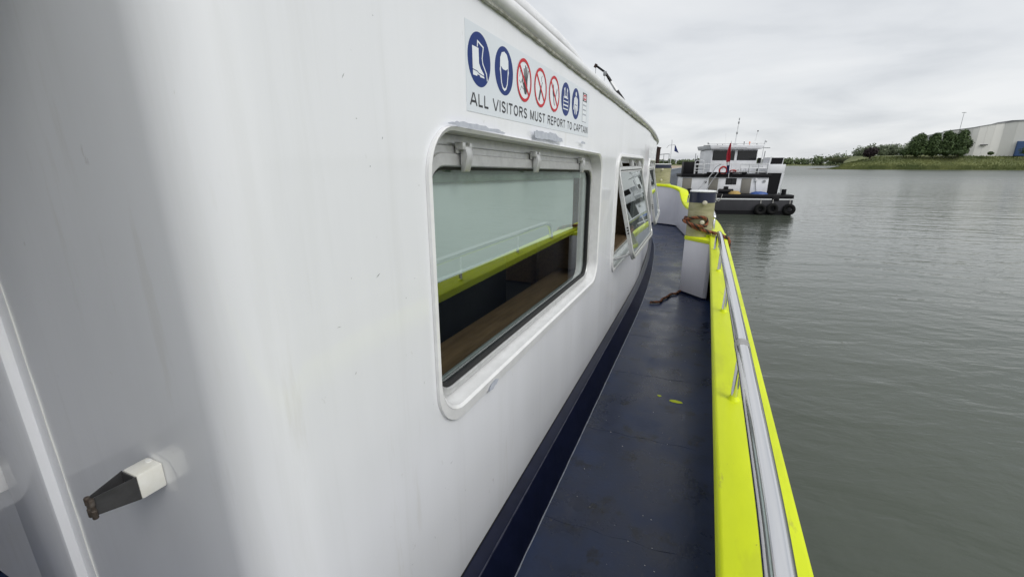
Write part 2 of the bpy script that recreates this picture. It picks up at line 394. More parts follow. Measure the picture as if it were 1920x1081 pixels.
def bay(F, hole):
    # plate with a rounded opening: match every opening point with a point of the plate's edge
    cx = F.L / 2; cz = (hole['z0'] + hole['z1']) / 2; sl = hole.get('sl', 0); loop = rrect(hole['a0'], hole['a1'], hole['z0'], hole['z1'], hole['r'], sl=sl)
    n = len(loop) // 4; edge = []
    for q, (c0, c1) in enumerate((((F.L, (ZT + cz) / 2 + .2), (F.L * .75, ZT)), ((F.L * .25, ZT), (0, (ZT + cz) / 2 + .2)), ((0, (ZB + cz) / 2), (F.L * .25, ZB)), ((F.L * .75, ZB), (F.L, (ZB + cz) / 2)))):
        corner_ = ((F.L, ZT), (0, ZT), (0, ZB), (F.L, ZB))[q]
        for i in range(n):
            t = i / (n - 1)
            if t < .5: p = (lerp(c0[0], corner_[0], t * 2), lerp(c0[1], corner_[1], t * 2))
            else: p = (lerp(corner_[0], c1[0], t * 2 - 1), lerp(corner_[1], c1[1], t * 2 - 1))
            edge.append(p)
    mid = [(lerp(a, c, .25), lerp(z, k, .25)) for (a, z), (c, k) in zip(loop, edge)]
    ring(wall, F, edge, 0, mid, 0); ring(wall, F, mid, 0, loop, 0)
    ring(wall, F, loop, 0, rrect(hole['a0'] + .004, hole['a1'] - .004, hole['z0'] + .004, hole['z1'] - .004, hole['r'], sl=sl), -.085)
    return loop
F1, F2, F3 = (Frame(*b) for b in BAYS)
H1 = dict(a0=.975 - .90, a1=3.00 - .90, z0=.858, z1=1.692, r=.12, sl=.019)
F1s = Frame(*BAYS[0]); F1s.sl = .019
H2 = dict(a0=.16, a1=1.74, z0=.735, z1=1.655, r=.11)
H3 = dict(a0=.10, a1=1.66, z0=.735, z1=1.645, r=.11)
for F, Hh in ((F1, H1), (F2, H2), (F3, H3)): bay(F, Hh)
wall.v = [(x, y, z + zs(y)) if z > 1.85 else (x, y, z) for x, y, z in wall.v]
wall.build('cabin_wall', 'hull_white', ship, fix=False, angle=30)

# window trim and windows
def window_fixed():
    loop = lambda g, r: rrect(H1['a0'] + g, H1['a1'] - g, H1['z0'] + g, H1['z1'] - g, r)
    lipo = lambda g, r: rrect(H1['a0'] - .017, H1['a1'] + .017, H1['z0'] - g, H1['z1'] + .008, r - .012)
    tr = MB()                                            # welded lip round the opening
    ring(tr, F1s, lipo(.045, .15), .0005, lipo(.041, .148), .010); ring(tr, F1s, lipo(.041, .148), .010, loop(-.006, .126), .013)
    ring(tr, F1s, loop(-.006, .128), .013, loop(.004, .12), .006); ring(tr, F1s, loop(.004, .12), .006, loop(.006, .12), -.083)
    wn_ = tr.build('window', 'trim_white', ship, fix=False, angle=35)
    fr = MB()
    g2 = lambda gl, gt, gb, r: rrect(H1['a0'] + gl, H1['a1'] - gl, H1['z0'] + gb, H1['z1'] - gt, r)
    prof = [(.006, .006, .006, .115, -.060), (.018, .036, .009, .112, -.058), (.022, .040, .012, .11, -.050), (.036, .058, .017, .105, -.050), (.040, .062, .020, .10, -.042), (.056, .094, .036, .09, -.042), (.060, .098, .039, .088, -.047), (.060, .098, .039, .088, -.075)]
    for p, q in zip(prof, prof[1:]): ring(fr, F1s, g2(*p[:4]), p[4], g2(*q[:4]), q[4])
    fr.build('frame', 'alu', wn_, fix=False, angle=30)
    ga = MB(); ring(ga, F1s, g2(.060, .098, .039, .088), -.050, g2(.070, .108, .053, .08), -.056); ring(ga, F1s, g2(.070, .108, .053, .08), -.056, g2(.070, .108, .053, .08), -.08)
    ga.build('gasket', 'gasket', wn_, fix=False)
    gl = MB(); l = g2(.066, .104, .047, .084); gl.add([F1s(a, z, -.064) for a, z in l], [tuple(range(len(l)))])
    gl.build('pane', 'glass', wn_, smooth=False, fix=False)
    for y in (1.22, 1.84, 2.62):                          # friction hinges in the top rail
        hg = MB(); a = y - .90
        hg.box(a - .034, a - .016, -.045, -.018, 1.642, 1.664); hg.box(a + .016, a + .034, -.045, -.022, 1.644, 1.664)
        hg.box(a - .034, a + .034, -.045, -.038, 1.632, 1.664)
        pr = [(-.036, 1.658), (-.018, 1.652), (-.012, 1.625), (-.024, 1.580), (-.036, 1.578)]
        hg.hexa([(a - .019, d, z) for d, z in pr], [(a + .019, d, z) for d, z in pr])
        hg.v = [tuple(F1s(p[0], p[2], p[1])) for p in hg.v]
        hg.build('hinge', 'alu', wn_, bevel=.002)
    for pts in ([(1.05, 1.702), (1.08, 1.710), (1.16, 1.714), (1.25, 1.711), (1.36, 1.706), (1.42, 1.700), (1.40, 1.696), (1.22, 1.699), (1.1, 1.699)],
                [(1.70, 1.700), (1.69, 1.720), (1.74, 1.730), (1.83, 1.726), (1.90, 1.731), (1.97, 1.727), (2.02, 1.716), (2.06, 1.714), (2.08, 1.700), (1.98, 1.697), (1.86, 1.700), (1.74, 1.697)],
                [(2.40, 1.708), (2.43, 1.718), (2.49, 1.716), (2.50, 1.706)],
                [(1.265, .812), (1.282, .832), (1.32, .836), (1.345, .826), (1.33, .812), (1.30, .808)]):
        jag = []
        for (ya, za), (yb_, zb_) in zip(pts, pts[1:] + pts[:1]):
            for q_ in range(5):
                t = q_ / 5; yy, zz = lerp(ya, yb_, t), lerp(za, zb_, t); jag.append((yy + .006 * mnoise.noise((yy * 60, zz * 60, 1)), zz + .006 * mnoise.noise((yy * 60, zz * 60, 7))))
        pts = jag
        pp = MB(); pp.add([(-.65 + .0155, y, z) for y, z in pts], [tuple(range(len(pts)))]); pp.add([(-.65 + .0145, y, z) for y, z in pts], [tuple(range(len(pts)))])
        pp.build('peeled_paint', 'peeled', wn_, smooth=False)
    # inside: roller blind and wooden sill
    b = MB(); b.hexa([F1s(.06, 1.548, -.075), F1s(2.05, 1.548, -.075), F1s(2.05, 1.548, -.12), F1s(.06, 1.548, -.12)], [F1s(.06, 1.62, -.075), F1s(2.05, 1.62, -.075), F1s(2.05, 1.62, -.12), F1s(.06, 1.62, -.12)]); b.build('blind_shade_band', 'blind_shade', wn_)  # dark header board standing in for the frame's shadow on the blind
    b = MB(); rows = []
    for i in range(12):
        z = lerp(1.252, 1.56, i / 11); rows.append([F1s(a, z, -.088 + .0015 * math.sin(a * 5 + z * 9)) for a in [lerp(.06, 1.76, j / 20) for j in range(21)]])
    b.loft(rows); b.loft([[p - F1s.n * .003 for p in r] for r in rows])
    b.build('blind', 'blind', wn_, fix=False)
    b = MB(); b.tube([F1s(.06, 1.248, -.089), F1s(1.76, 1.248, -.089)], .007, 8); b.build('blind_bar', 'blind', wn_)
    b = MB(); b.hexa([F1s(.0, .855, -.10), F1s(2.2, .855, -.10), F1s(2.2, .855, -.30), F1s(.0, .855, -.30)], [F1s(.0, .885, -.10), F1s(2.2, .885, -.10), F1s(2.2, .885, -.30), F1s(.0, .885, -.30)])
    b.build('sill_board', 'wood', wn_, bevel=.006)
    b = MB()
    for a in (1.97, 2.02): b.box(a, a + .03, -.11, -.08, .86, 1.60)
    b.box(.07, 2.05, -.098, -.085, .885, .915)
    b.v = [tuple(F1s(p[0], p[2], p[1])) for p in b.v]; b.build('slider_rail', 'alu', wn_, bevel=.003)
window_fixed()

def window_sash(F, Hh, ang, lab):
    loop = lambda g, r: rrect(Hh['a0'] + g, Hh['a1'] - g, Hh['z0'] + g, Hh['z1'] - g, r)
    tr = MB()
    ring(tr, F, loop(-.028, .135), .0005, loop(-.024, .132), .012); ring(tr, F, loop(-.024, .132), .012, loop(-.004, .112), .015)
    ring(tr, F, loop(-.004, .112), .015, loop(.004, .105), .006); ring(tr, F, loop(.004, .105), .006, loop(.006, .105), -.083)
    ring(tr, F, loop(.006, .105), -.06, loop(.045, .09), -.06); ring(tr, F, loop(.045, .09), -.06, loop(.045, .09), -.09)
    w_ = tr.build('window', 'trim_white', ship, fix=False, angle=35); w_['label'] = lab
    # sash: local (a, h measured down from the hinge, d outward), swung out about the hinge line
    hz = Hh['z1'] - .075; M = lambda a, h, d: F(a, hz - h * math.cos(ang) + d * math.sin(ang), -.012 + h * math.sin(ang) + d * math.cos(ang))
    a0, a1, hh = Hh['a0'] + .05, Hh['a1'] - .05, Hh['z1'] - Hh['z0'] - .145
    def sr(g0, d0, g1, d1, mb):
        l0 = rrect(a0 + g0, a1 - g0, -hh + g0, -g0, .075 - g0 * .5); l1 = rrect(a0 + g1, a1 - g1, -hh + g1, -g1, .075 - g1 * .5)
        mb.loft([[M(a, -z, d0) for a, z in l0], [M(a, -z, d1) for a, z in l1]], closed=True)
    s_ = MB()
    pf = [(.055, -.018), (.0, -.018), (0, -.004), (.008, -.004), (.008, .010), (.012, .014), (.030, .014), (.034, .008), (.05, .008), (.05, -.018)]
    for p, q in zip(pf, pf[1:]): sr(p[0], p[1], q[0], q[1], s_)
    so = s_.build('sash', 'alu', w_, fix=False, angle=30)
    g_ = MB(); sr(.034, .009, .046, .007, g_); sr(.046, .007, .046, -.01, g_); g_.build('gasket', 'gasket', w_, fix=False)
    l = rrect(a0 + .045, a1 - .045, -hh + .045, -.045, .05)
    p_ = MB(); p_.add([M(a, -z, .001) for a, z in l], [tuple(range(len(l)))]); p_.build('pane', 'glass_sash', w_, smooth=False, fix=False)
    for a in (a0 + .15, (a0 + a1) / 2 + .1, a1 - .12):
        h_ = MB(); pr = [(-.05, Hh['z1'] - .012), (-.012, Hh['z1'] - .02), (.004, hz + .01), (-.002, hz - .06), (-.02, hz - .06)]
        h_.hexa([F(a - .02, z, d) for d, z in pr], [F(a + .02, z, d) for d, z in pr]); h_.build('hinge', 'alu', w_, bevel=.002)
    st = MB(); st.tube([F(Hh['a0'] + .03, Hh['z0'] + .06, -.06), M(a0 + .02, hh - .06, -.012)], .009, 8); st.build('stay_arm', 'alu', w_)
    lk = MB()
    for k in (.30, .33, .36): lk.tube([M(a0 - .004, hh * (1 - k), 0), M(a0 + .004, hh * (1 - k), 0)], .007, 8)
    lk.build('latch_screws', 'gasket', w_)
    sl = MB(); sl.hexa([F(a, Hh['z0'] + .04, d) for a, d in ((0, -.09), (F.L, -.09), (F.L, -.25), (0, -.25))], [F(a, Hh['z0'] + .066, d) for a, d in ((0, -.09), (F.L, -.09), (F.L, -.25), (0, -.25))])
    sl.build('sill_board', 'wood', w_, bevel=.005)
window_sash(F2, H2, R(13.5), 'middle window with its sash swung out at the bottom')
window_sash(F3, H3, R(11.5), 'forward window with its sash swung out at the bottom')

# cabin interior lining so the windows look into a dark saloon
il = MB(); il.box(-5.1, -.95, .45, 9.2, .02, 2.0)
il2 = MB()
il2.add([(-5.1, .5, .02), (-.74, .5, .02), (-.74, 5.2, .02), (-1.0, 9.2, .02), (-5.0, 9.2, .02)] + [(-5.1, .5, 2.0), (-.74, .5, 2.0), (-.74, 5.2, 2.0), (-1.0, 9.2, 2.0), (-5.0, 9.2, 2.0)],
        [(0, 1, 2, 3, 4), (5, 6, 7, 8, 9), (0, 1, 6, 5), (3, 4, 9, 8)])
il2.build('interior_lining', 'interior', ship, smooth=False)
pw = MB(); pw.box(-5.25, -5.2, -6, 6.5, .1, .8); pw.box(-5.25, -5.2, -6, 6.5, 1.6, 2.07); pw.box(-5.25, -5.2, -6, 1.0, .8, 1.6); pw.box(-5.25, -5.2, 3.0, 3.5, .8, 1.6); pw.box(-5.25, -5.2, 5.5, 6.5, .8, 1.6); pw.build('port_wall', 'hull_white', ship, smooth=False)  # unseen wall; its window openings are added to let daylight into the saloon
for y in (1.0, 3.5):
    pg = MB(); pg.add([(-5.225, y, .8), (-5.225, y + (2.0), .8), (-5.225, y + 2.0, 1.6), (-5.225, y, 1.6)], [(0, 1, 2, 3)]); pg.build('added_port_pane', 'glass_far', ship, smooth=False)  # panes of the added daylight openings
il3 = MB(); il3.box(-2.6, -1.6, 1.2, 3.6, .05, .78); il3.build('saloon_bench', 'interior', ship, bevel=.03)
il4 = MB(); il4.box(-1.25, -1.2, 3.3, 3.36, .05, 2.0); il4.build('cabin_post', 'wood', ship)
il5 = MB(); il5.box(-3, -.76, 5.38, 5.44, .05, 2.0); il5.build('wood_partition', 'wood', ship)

# top edge tube, roof, bead
edge_path = [(JX - .2, .41), (-.92, .41)] + corner() + [(-.65, .9), (-.65, 1.6), (-.65, 2.4), (-.65, 3.2), (-.65, 4.0)] + [(wx(y), y) for y in (4.6, 5.2, 5.8, 6.4, 7.0, 7.6, 8.2, 8.6, 9)] + front
def offs(path, o):
    P = [Vector((x, y, 0)) for x, y in path]; res = []
    for i, p in enumerate(P):
        t = (P[min(i + 1, len(P) - 1)] - P[max(i - 1, 0)]).normalized(); res.append(p + Vector((t.y, -t.x, 0)) * o)
    return res
tb = MB(); tb.tube([(p.x, p.y, 2.090 + zs(p.y)) for p in offs(edge_path, .004)], .028, 16); tb.build('roof_edge_tube', 'trim_white', ship, angle=60)
bd = MB(); bp_ = []
for p, q in zip(offs(edge_path, .006), offs(edge_path, .006)[1:]):
    k = max(1, int((q - p).length / .03)); bp_ += [p.lerp(q, i / k) for i in range(k)]
bp_ = [p for p in bp_ if p.x > -2]
bd.tube([(p.x, p.y, 2.062 + zs(p.y) + .003 * mnoise.noise(p * 6)) for p in bp_], .009, 8, rr=[.008 + .005 * mnoise.noise(p * 14) for p in bp_]); bd.build('sealant_bead', 'bead', ship)
rf = MB(); rp_ = offs([q for q in edge_path if q[1] > .3], -.02) + [Vector((-5.25, -6, 0)), Vector((-3.0, -6, 0)), Vector((-3.0, .47, 0)), Vector((-1.72, .47, 0)), Vector((-1.70, .45, 0))]
rpo = [(p.x, p.y) for p in rp_[2:]]
rf.hexa([(x, y, 2.05 + zs(y)) for x, y in rpo], [(x, y, 2.09 + zs(y)) for x, y in rpo]); rf.build('roof', 'trim_white', ship, smooth=False)
# raised roof edge behind the tube
ur = MB(); sect = [(-.83, 2.08), (-.83, 2.20), (-.83, 2.262)] + [(-.87 + .05 * math.cos(a), 2.30 + .045 * math.sin(a)) for a in [R(-50 + 20 * i) for i in range(8)]] + [(-1.4, 2.36), (-3, 2.38)]
rows = []
for y, k in ((-5, 1), (0, 1), (2.6, 1), (2.9, .95), (3.2, .80), (3.5, .5), (3.8, .12)):
    rows.append([(x, y, 2.075 + zs(y) + (z - 2.075) * k) for x, z in sect])
ur.loft(rows); ur.build('raised_roof', 'trim_white', ship, angle=50)
up_ = MB(); up_.tube([(-.815, y, 2.075 + zs(y) + .178 * k) for y, k in ((-3, 1), (2.6, 1), (3.1, .85), (3.5, .5), (3.8, .15))], .013, 8); up_.build('roof_gap_shade', 'roof_dark', ship)  # dark strip standing in for the shaded gap behind the tube

# alcove with a door, aft of the rounded corner
al = MB(); al.box(-1.73, JX, .388, .47, .05, 2.05)
al.build('door_frame', 'hull_white', ship, bevel=.012)
sc = MB(); random.seed(3)
sc.tube([(-1.406 + .0012 * math.sin(i * 1.7), .4085, .1 + i * .05) for i in range(39)], .002, 6, rr=[.0013 + .0009 * random.random() for i in range(39)]); sc.build('seam_line', 'chip', ship)
al2 = MB(); al2.box(-3.0, -1.735, .45, .49, .05, 2.05); al2.build('alcove_door', 'hull_white', ship)
al3 = MB(); al3.box(-1.90, -1.82, .38, .448, .66, .74); al3.build('door_latch', 'trim_white', ship, bevel=.008)
al4 = MB(); al4.box(-3.0, -2.95, -1.3, .47, .0, 2.375); al4.box(-3.0, -.65, -1.35, -1.3, .0, 4.0); al4.box(-.70, -.65, -6, -1.35, 0, 2.05); al4.build('unseen_shade_bulkhead', 'hull_white', ship)  # unseen walls enclosing the alcove for shade, heightened to fill its reflection

cn = MB(); cn.box(-3.0, .36, -3.2, -1.3, 2.22, 2.30); cn.build('added_shade_canopy', 'trim_white', ship, bevel=.02)  # unseen canopy added behind the camera to keep sun off the alcove
for x in (.20,):
    cn = MB(); cn.tube([(x, -2.9, .75), (x, -2.9, 2.24)], .03, 12); cn.build('shade_canopy_pillar', 'chrome', ship)  # holds up the added canopy, out of view
sf = MB(); random.seed(17)
for i in range(46):
    y = .62 + .42 * random.random() if random.random() < .5 else .6 + 2.6 * random.random(); z = random.choice((random.uniform(.25, .75), random.uniform(.9, 2.0))) if y < 1.0 else random.uniform(.2, .72)
    l_ = .002 + .012 * random.random() ** 3; a = random.uniform(-1.6, 1.6); t = .0006 + .0005 * random.random(); dy, dz = math.cos(a) * l_, math.sin(a) * l_
    sf.add([(-.6496, y - dy, z - dz), (-.6496, y + t, z - t), (-.6496, y + dy, z + dz), (-.6496, y - t, z + t)], [(0, 1, 2, 3)])
tag(sf.build('scuff_marks', 'metal_grey', ship, smooth=False, fix=False), None, None, kind='stuff')
# door catch: nylon block with steel spring clip, pointing aft
CXC, CYC, CZC = -.962, .409, 1.000
dc = MB(); dc.box(CXC - .024, CXC + .024, CYC - .045, CYC, CZC - .027, CZC + .027); catch = dc.build('door_catch', 'nylon', ship, bevel=.004)
cl = MB()
def plate(p, q, z0, z1, z2, z3, t=.002):
    p, q = Vector((*p, 0)), Vector((*q, 0)); n_ = Vector(((q - p).y, -(q - p).x, 0)).normalized() * t
    cl.hexa([p + Vector((0, 0, z0)), q + Vector((0, 0, z2)), q + n_ + Vector((0, 0, z2)), p + n_ + Vector((0, 0, z0))], [p + Vector((0, 0, z1)), q + Vector((0, 0, z3)), q + n_ + Vector((0, 0, z3)), p + n_ + Vector((0, 0, z1))])
yb, ye = CYC - .045, CYC - .107
plate((CXC + .023, yb), (CXC + .004, ye), CZC - .025, CZC + .025, CZC - .018, CZC + .018); plate((CXC - .023, yb), (CXC - .006, ye), CZC - .025, CZC + .025, CZC - .018, CZC + .018); plate((CXC - .020, yb - .001), (CXC + .020, yb - .001), CZC - .025, CZC + .025, CZC - .025, CZC + .025)
cl.build('spring_clip', 'steel_dark', catch, smooth=False)
for x in (CXC + .006, CXC - .007):
    rl = MB(); rl.cyl(x, ye - .002, 0, 0, .0048, n=12, rings=[(CZC - .022, .8), (CZC - .020, 1), (CZC - .005, 1), (CZC - .004, .75), (CZC + .004, .75), (CZC + .005, 1), (CZC + .018, 1), (CZC + .020, .8)]); rl.build('roller', 'rust', catch)
bs = MB(); bs.cyl(CXC - .006, CYC - .008, CZC + .0268, CZC + .0282, .006, n=12); bs.build('screw_cap', 'chip', catch)
pt = MB(); pp = [(-.035, -.035), (.01, -.045), (.045, -.03), (.05, .01), (.035, .035), (-.02, .045)]; pt.add([(CXC + .012 + x, CYC + .0003, CZC + z) for x, z in pp], [tuple(range(6))]); pt.build('touched_up_paint', 'hook_patch', ship, smooth=False)

# safety sign ------------------------------------------------------------
SX = -.65
def flat(name, layers, parent, thick=None):
    """layers: list of (polygon in sign plane (y, z), material index, height in mm)"""
    mb = MB(); ms = []
    for poly, m, hgt in layers:
        if m not in ms: ms.append(m)
        mb.add([(SX + hgt * .001, y, z) for y, z in poly], [tuple(range(len(poly)))], ms.index(m))
    return mb.build(name, ms, parent, smooth=False, fix=False)
def circ(cx, cz, r, n=40): return [(cx + r * math.cos(2 * math.pi * i / n), cz + r * math.sin(2 * math.pi * i / n)) for i in range(n)]
sb = MB(); sb.box(SX, SX + .0012, 1.182, 2.606, 1.747, 1.982); sign = sb.build('safety_sign', 'sign_white', ship, smooth=False)
R0 = .073; PZ = 1.893; PY = [1.265 + .1768 * i for i in range(8)]
def pl(c, pts, s=1): return [(c + x * R0 * s, PZ + z * R0 * s) for x, z in pts]
def bar(c, m='sign_red', hgt=2.6, ang=-45, w_=.075, L_=.92):
    a = R(ang); dx, dz = math.cos(a), math.sin(a); return (pl(c, [(-dx * L_ - dz * w_, -dz * L_ + dx * w_), (-dx * L_ + dz * w_, -dz * L_ - dx * w_), (dx * L_ + dz * w_, dz * L_ - dx * w_), (dx * L_ - dz * w_, dz * L_ + dx * w_)]), m, hgt)
def stroke(c, pts, w_, m, hgt):
    res = []
    for (x0, z0), (x1, z1) in zip(pts, pts[1:]):
        d = math.hypot(x1 - x0, z1 - z0) or 1; nx, nz = -(z1 - z0) / d * w_ / 2, (x1 - x0) / d * w_ / 2; ex, ez = (x1 - x0) / d * w_ * .4, (z1 - z0) / d * w_ * .4
        res.append((pl(c, [(x0 + nx - ex, z0 + nz - ez), (x0 - nx - ex, z0 - nz - ez), (x1 - nx + ex, z1 - nz + ez), (x1 + nx + ex, z1 + nz + ez)]), m, hgt)); hgt += .004
    return res
W_, B_, K_ = 'sign_paper', 'sign_blue', 'sign_black'
c = PY[0]
flat('boot_pictogram', [(circ(c, PZ, R0), B_, 1.5), (pl(c, [(-.62, .42), (-.08, .42), (-.06, -.12), (.10, -.30), (.36, -.46), (.40, -.62), (.02, -.62), (-.02, -.56), (-.22, -.56), (-.24, -.62), (-.58, -.62), (-.60, -.40)]), W_, 1.8)]
     + stroke(c, [(-.18, .48), (-.16, .66), (.34, .52), (.22, .10), (.28, -.10), (.60, -.42), (.66, -.66)], .07, W_, 1.9) + stroke(c, [(-.60, -.42), (-.24, -.44), (-.06, -.50), (.38, -.54)], .03, B_, 2.2), sign)
c = PY[1]
flat('face_mask_pictogram', [(circ(c, PZ, R0), B_, 1.5), (pl(c, [(-.46, .12), (-.44, .50), (-.28, .72), (0, .80), (.28, .72), (.44, .50), (.46, .12), (.50, .02), (.44, -.12), (.36, -.50), (.20, -.74), (0, -.82), (-.20, -.74), (-.36, -.50), (-.44, -.12), (-.50, .02)]), W_, 1.8),
     (pl(c, [(-.38, .16), (-.15, .06), (.15, .06), (.38, .16), (.34, -.16), (.27, -.50), (.14, -.66), (0, -.71), (-.14, -.66), (-.27, -.50), (-.34, -.16)]), B_, 2.1)], sign)
def ring_poly(c, r0, r1, m, hgt, n=40):
    a = circ(c, PZ, r0, n); b_ = circ(c, PZ, r1, n); return [([a[i], a[(i + 1) % n], b_[(i + 1) % n], b_[i]], m, hgt) for i in range(n)]
c = PY[2]
hand = [(pl(c, [(-.02, .06), (.44, .10), (.42, -.30), (.30, -.62), (.06, -.62), (-.12, -.30)]), K_, 1.8)]
for x0, z0, x1, z1 in ((.04, .05, -.02, .50), (.16, .08, .16, .66), (.28, .10, .34, .62), (.39, .08, .52, .48), (.0, -.35, -.26, .0)): hand += stroke(c, [(x0, z0), (x1, z1)], .11, K_, 1.9)
flat('no_entry_pictogram', [(circ(c, PZ, R0 * .98), W_, 1.5)] + ring_poly(c, R0 * .99, R0 * .84, 'sign_red', 2.8) + hand + stroke(c, [(-.60, .1), (-.52, .34), (-.36, .40), (-.24, .28), (-.26, .0), (-.44, -.18), (-.62, -.08)], .035, K_, 1.7) + stroke(c, [(-.5, -.5), (-.35, -.3), (-.1, -.42)], .035, K_, 1.7) + [bar(c)], sign)
c = PY[3]
flat('no_smoking_pictogram', [(circ(c, PZ, R0 * .98), W_, 1.5)] + ring_poly(c, R0 * .99, R0 * .84, 'sign_red', 2.8) + stroke(c, [(-.22, -.58), (.06, .02)], .2, K_, 1.8) + stroke(c, [(.12, .06), (.28, .30)], .06, K_, 1.9) + stroke(c, [(.18, .34), (.10, .48), (.22, .62)], .04, K_, 2.0) + [bar(c)], sign)
c = PY[4]
flat('no_open_flame_pictogram', [(circ(c, PZ, R0 * .98), W_, 1.5)] + ring_poly(c, R0 * .99, R0 * .84, 'sign_red', 2.8) + [(pl(c, [(-.30, .0), (-.34, .30), (-.14, .56), (-.10, .26), (.06, .10), (.0, -.12), (-.18, -.16)]), K_, 1.8)] + stroke(c, [(-.14, -.12), (-.06, -.40), (.08, -.60)], .1, K_, 1.9) + stroke(c, [(.30, -.05), (.52, .30)], .14, 'primer_grey', 1.9) + [bar(c)], sign)
c = PY[5]
flat('safety_vest_pictogram', [(circ(c, PZ, R0), B_, 1.5), (pl(c, [(-.40, .60), (-.20, .72), (-.16, .2), (.16, .2), (.20, .72), (.40, .60), (.42, .22), (.56, .0), (.56, -.62), (-.56, -.62), (-.56, .0), (-.42, .22)]), W_, 1.8)]
     + [(pl(c, [(-.50, z), (-.50, z - .15), (.50, z - .15), (.50, z)]), B_, 2.1) for z in (.06, -.16, -.40)] + [(pl(c, [(x, .5), (x, .12), (x + .08, .12), (x + .08, .5)]), B_, 2.1) for x in (-.36, .28)], sign)
c = PY[6]
flat('coverall_pictogram', [(circ(c, PZ, R0), B_, 1.5), (circ(c, PZ + R0 * .62, R0 * .15, 16), W_, 1.8), (pl(c, [(-.16, .46), (.16, .46), (.44, .32), (.58, -.40), (.44, -.44), (.30, .04), (.30, -.60), (.12, -.74), (.03, -.2), (-.03, -.2), (-.12, -.74), (-.30, -.60), (-.30, .04), (-.44, -.44), (-.58, -.40), (-.44, .32)]), W_, 1.8)]
     + stroke(c, [(0, .46), (0, -.1)], .05, B_, 2.1) + stroke(c, [(-.28, -.08), (.28, -.08)], .04, B_, 2.2), sign)
c = PY[7]
bx_ = lambda x0, x1, z0, z1: pl(c, [(x0, z0), (x1, z0), (x1, z1), (x0, z1)])
flat('danger_notice', [(bx_(-.60, .60, -1.0, 1.0), K_, 1.5), (bx_(-.56, .56, -.97, .40), W_, 1.7), ([(c + .50 * R0 * math.cos(a), PZ + R0 * (.70 + .24 * math.sin(a))) for a in [2 * math.pi * i / 24 for i in range(24)]], W_, 1.7), ([(c + .46 * R0 * math.cos(a), PZ + R0 * (.70 + .20 * math.sin(a))) for a in [2 * math.pi * i / 24 for i in range(24)]], 'sign_red', 1.9)]
     + [(bx_(x0, x1, z - .05, z + .05), 'primer_grey', 1.9) for z in (.16, -.16, -.48) for x0, x1 in ((-.46, -.18), (-.12, .14), (.20, .46))], sign)
def arc(cx, cz, rx, rz_, a0, a1, n=9): return [(cx + rx * math.cos(R(lerp(a0, a1, i / n))), cz + rz_ * math.sin(R(lerp(a0, a1, i / n)))) for i in range(n + 1)]
GL = {'A': (.66, [[(0, 0), (.30, 1)], [(.36, 1), (.66, 0)], [(.12, .32), (.54, .32)]]), 'L': (.46, [[(.05, 0), (.05, 1)], [(.05, .06), (.46, .06)]]), 'V': (.64, [[(0, 1), (.30, 0)], [(.34, 0), (.64, 1)]]), 'I': (.10, [[(.05, 0), (.05, 1)]]),
      'S': (.52, [arc(.26, .74, .21, .20, 25, 270), arc(.26, .27, .22, .21, 90, -155)]), 'T': (.54, [[(.27, 0), (.27, .94)], [(0, .94), (.54, .94)]]), 'O': (.66, [arc(.33, .5, .28, .44, 0, 360, 20)]),
      'R': (.58, [[(.05, 0), (.05, 1)], [(.05, .94), (.32, .94)] + arc(.32, .73, .20, .21, 90, -90) + [(.05, .52)], [(.30, .50), (.55, 0)]]), 'M': (.70, [[(.05, 0), (.05, 1)], [(.08, .96), (.35, .06)], [(.35, .06), (.62, .96)], [(.65, 1), (.65, 0)]]),
      'U': (.58, [[(.05, 1), (.05, .32)] + arc(.29, .30, .24, .25, 180, 360) + [(.53, 1)]]), 'E': (.50, [[(.05, 0), (.05, 1)], [(.05, .94), (.48, .94)], [(.05, .51), (.44, .51)], [(.05, .06), (.49, .06)]]),
      'P': (.54, [[(.05, 0), (.05, 1)], [(.05, .94), (.30, .94)] + arc(.30, .71, .20, .23, 90, -90) + [(.05, .48)]]), 'C': (.60, [arc(.33, .5, .28, .44, 42, 318, 14)]), 'N': (.58, [[(.05, 0), (.05, 1)], [(.07, .96), (.51, .04)], [(.53, 0), (.53, 1)]]),
      'D': (.58, [[(.05, 0), (.05, 1)], [(.05, .94), (.25, .94)] + arc(.25, .5, .28, .44, 90, -90) + [(.05, .06)]]), 'G': (.64, [arc(.33, .5, .28, .44, 42, 330, 14) + [(.60, .48), (.38, .48)]])}
def lettering(txt, y0, y1, z0, hgt, x, m, parent, w_=.185, gap=.17, space=.40):
    tot = sum(space if ch == ' ' else GL[ch][0] + gap for ch in txt) - gap; k = (y1 - y0) / tot; pen = y0
    for ch in txt:
        if ch == ' ': pen += space * k; continue
        mb = MB(); lay = 0
        for pts in GL[ch][1]:
            for (xa, za), (xb, zb) in zip(pts, pts[1:]):
                ax, az, bx2, bz2 = xa * k, za * hgt, xb * k, zb * hgt; d = math.hypot(bx2 - ax, bz2 - az) or 1; t = w_ * hgt / 2; nx, nz = -(bz2 - az) / d * t, (bx2 - ax) / d * t
                ex, ez = (bx2 - ax) / d * t * .3, (bz2 - az) / d * t * .3
                if len(pts) == 2: ex = ez = 0
                lay += 1; xx = x + lay * .00001
                mb.add([(xx, pen + ax + nx - ex, z0 + az + nz - ez), (xx, pen + ax - nx - ex, z0 + az - nz - ez), (xx, pen + bx2 - nx + ex, z0 + bz2 - nz + ez), (xx, pen + bx2 + nx + ex, z0 + bz2 + nz + ez)], [(0, 1, 2, 3)])
        mb.build('letter', m, parent, smooth=False, fix=False); pen += (GL[ch][0] + gap) * k
lettering('ALL VISITORS MUST REPORT TO CAPTAIN', 1.203, 2.588, 1.7655, .0345, SX + .0016, 'sign_black', sign)
lettering('DANGER', c - .38 * R0, c + .38 * R0, PZ + .62 * R0, .17 * R0, SX + .0021, 'sign_paper', sign, w_=.2)

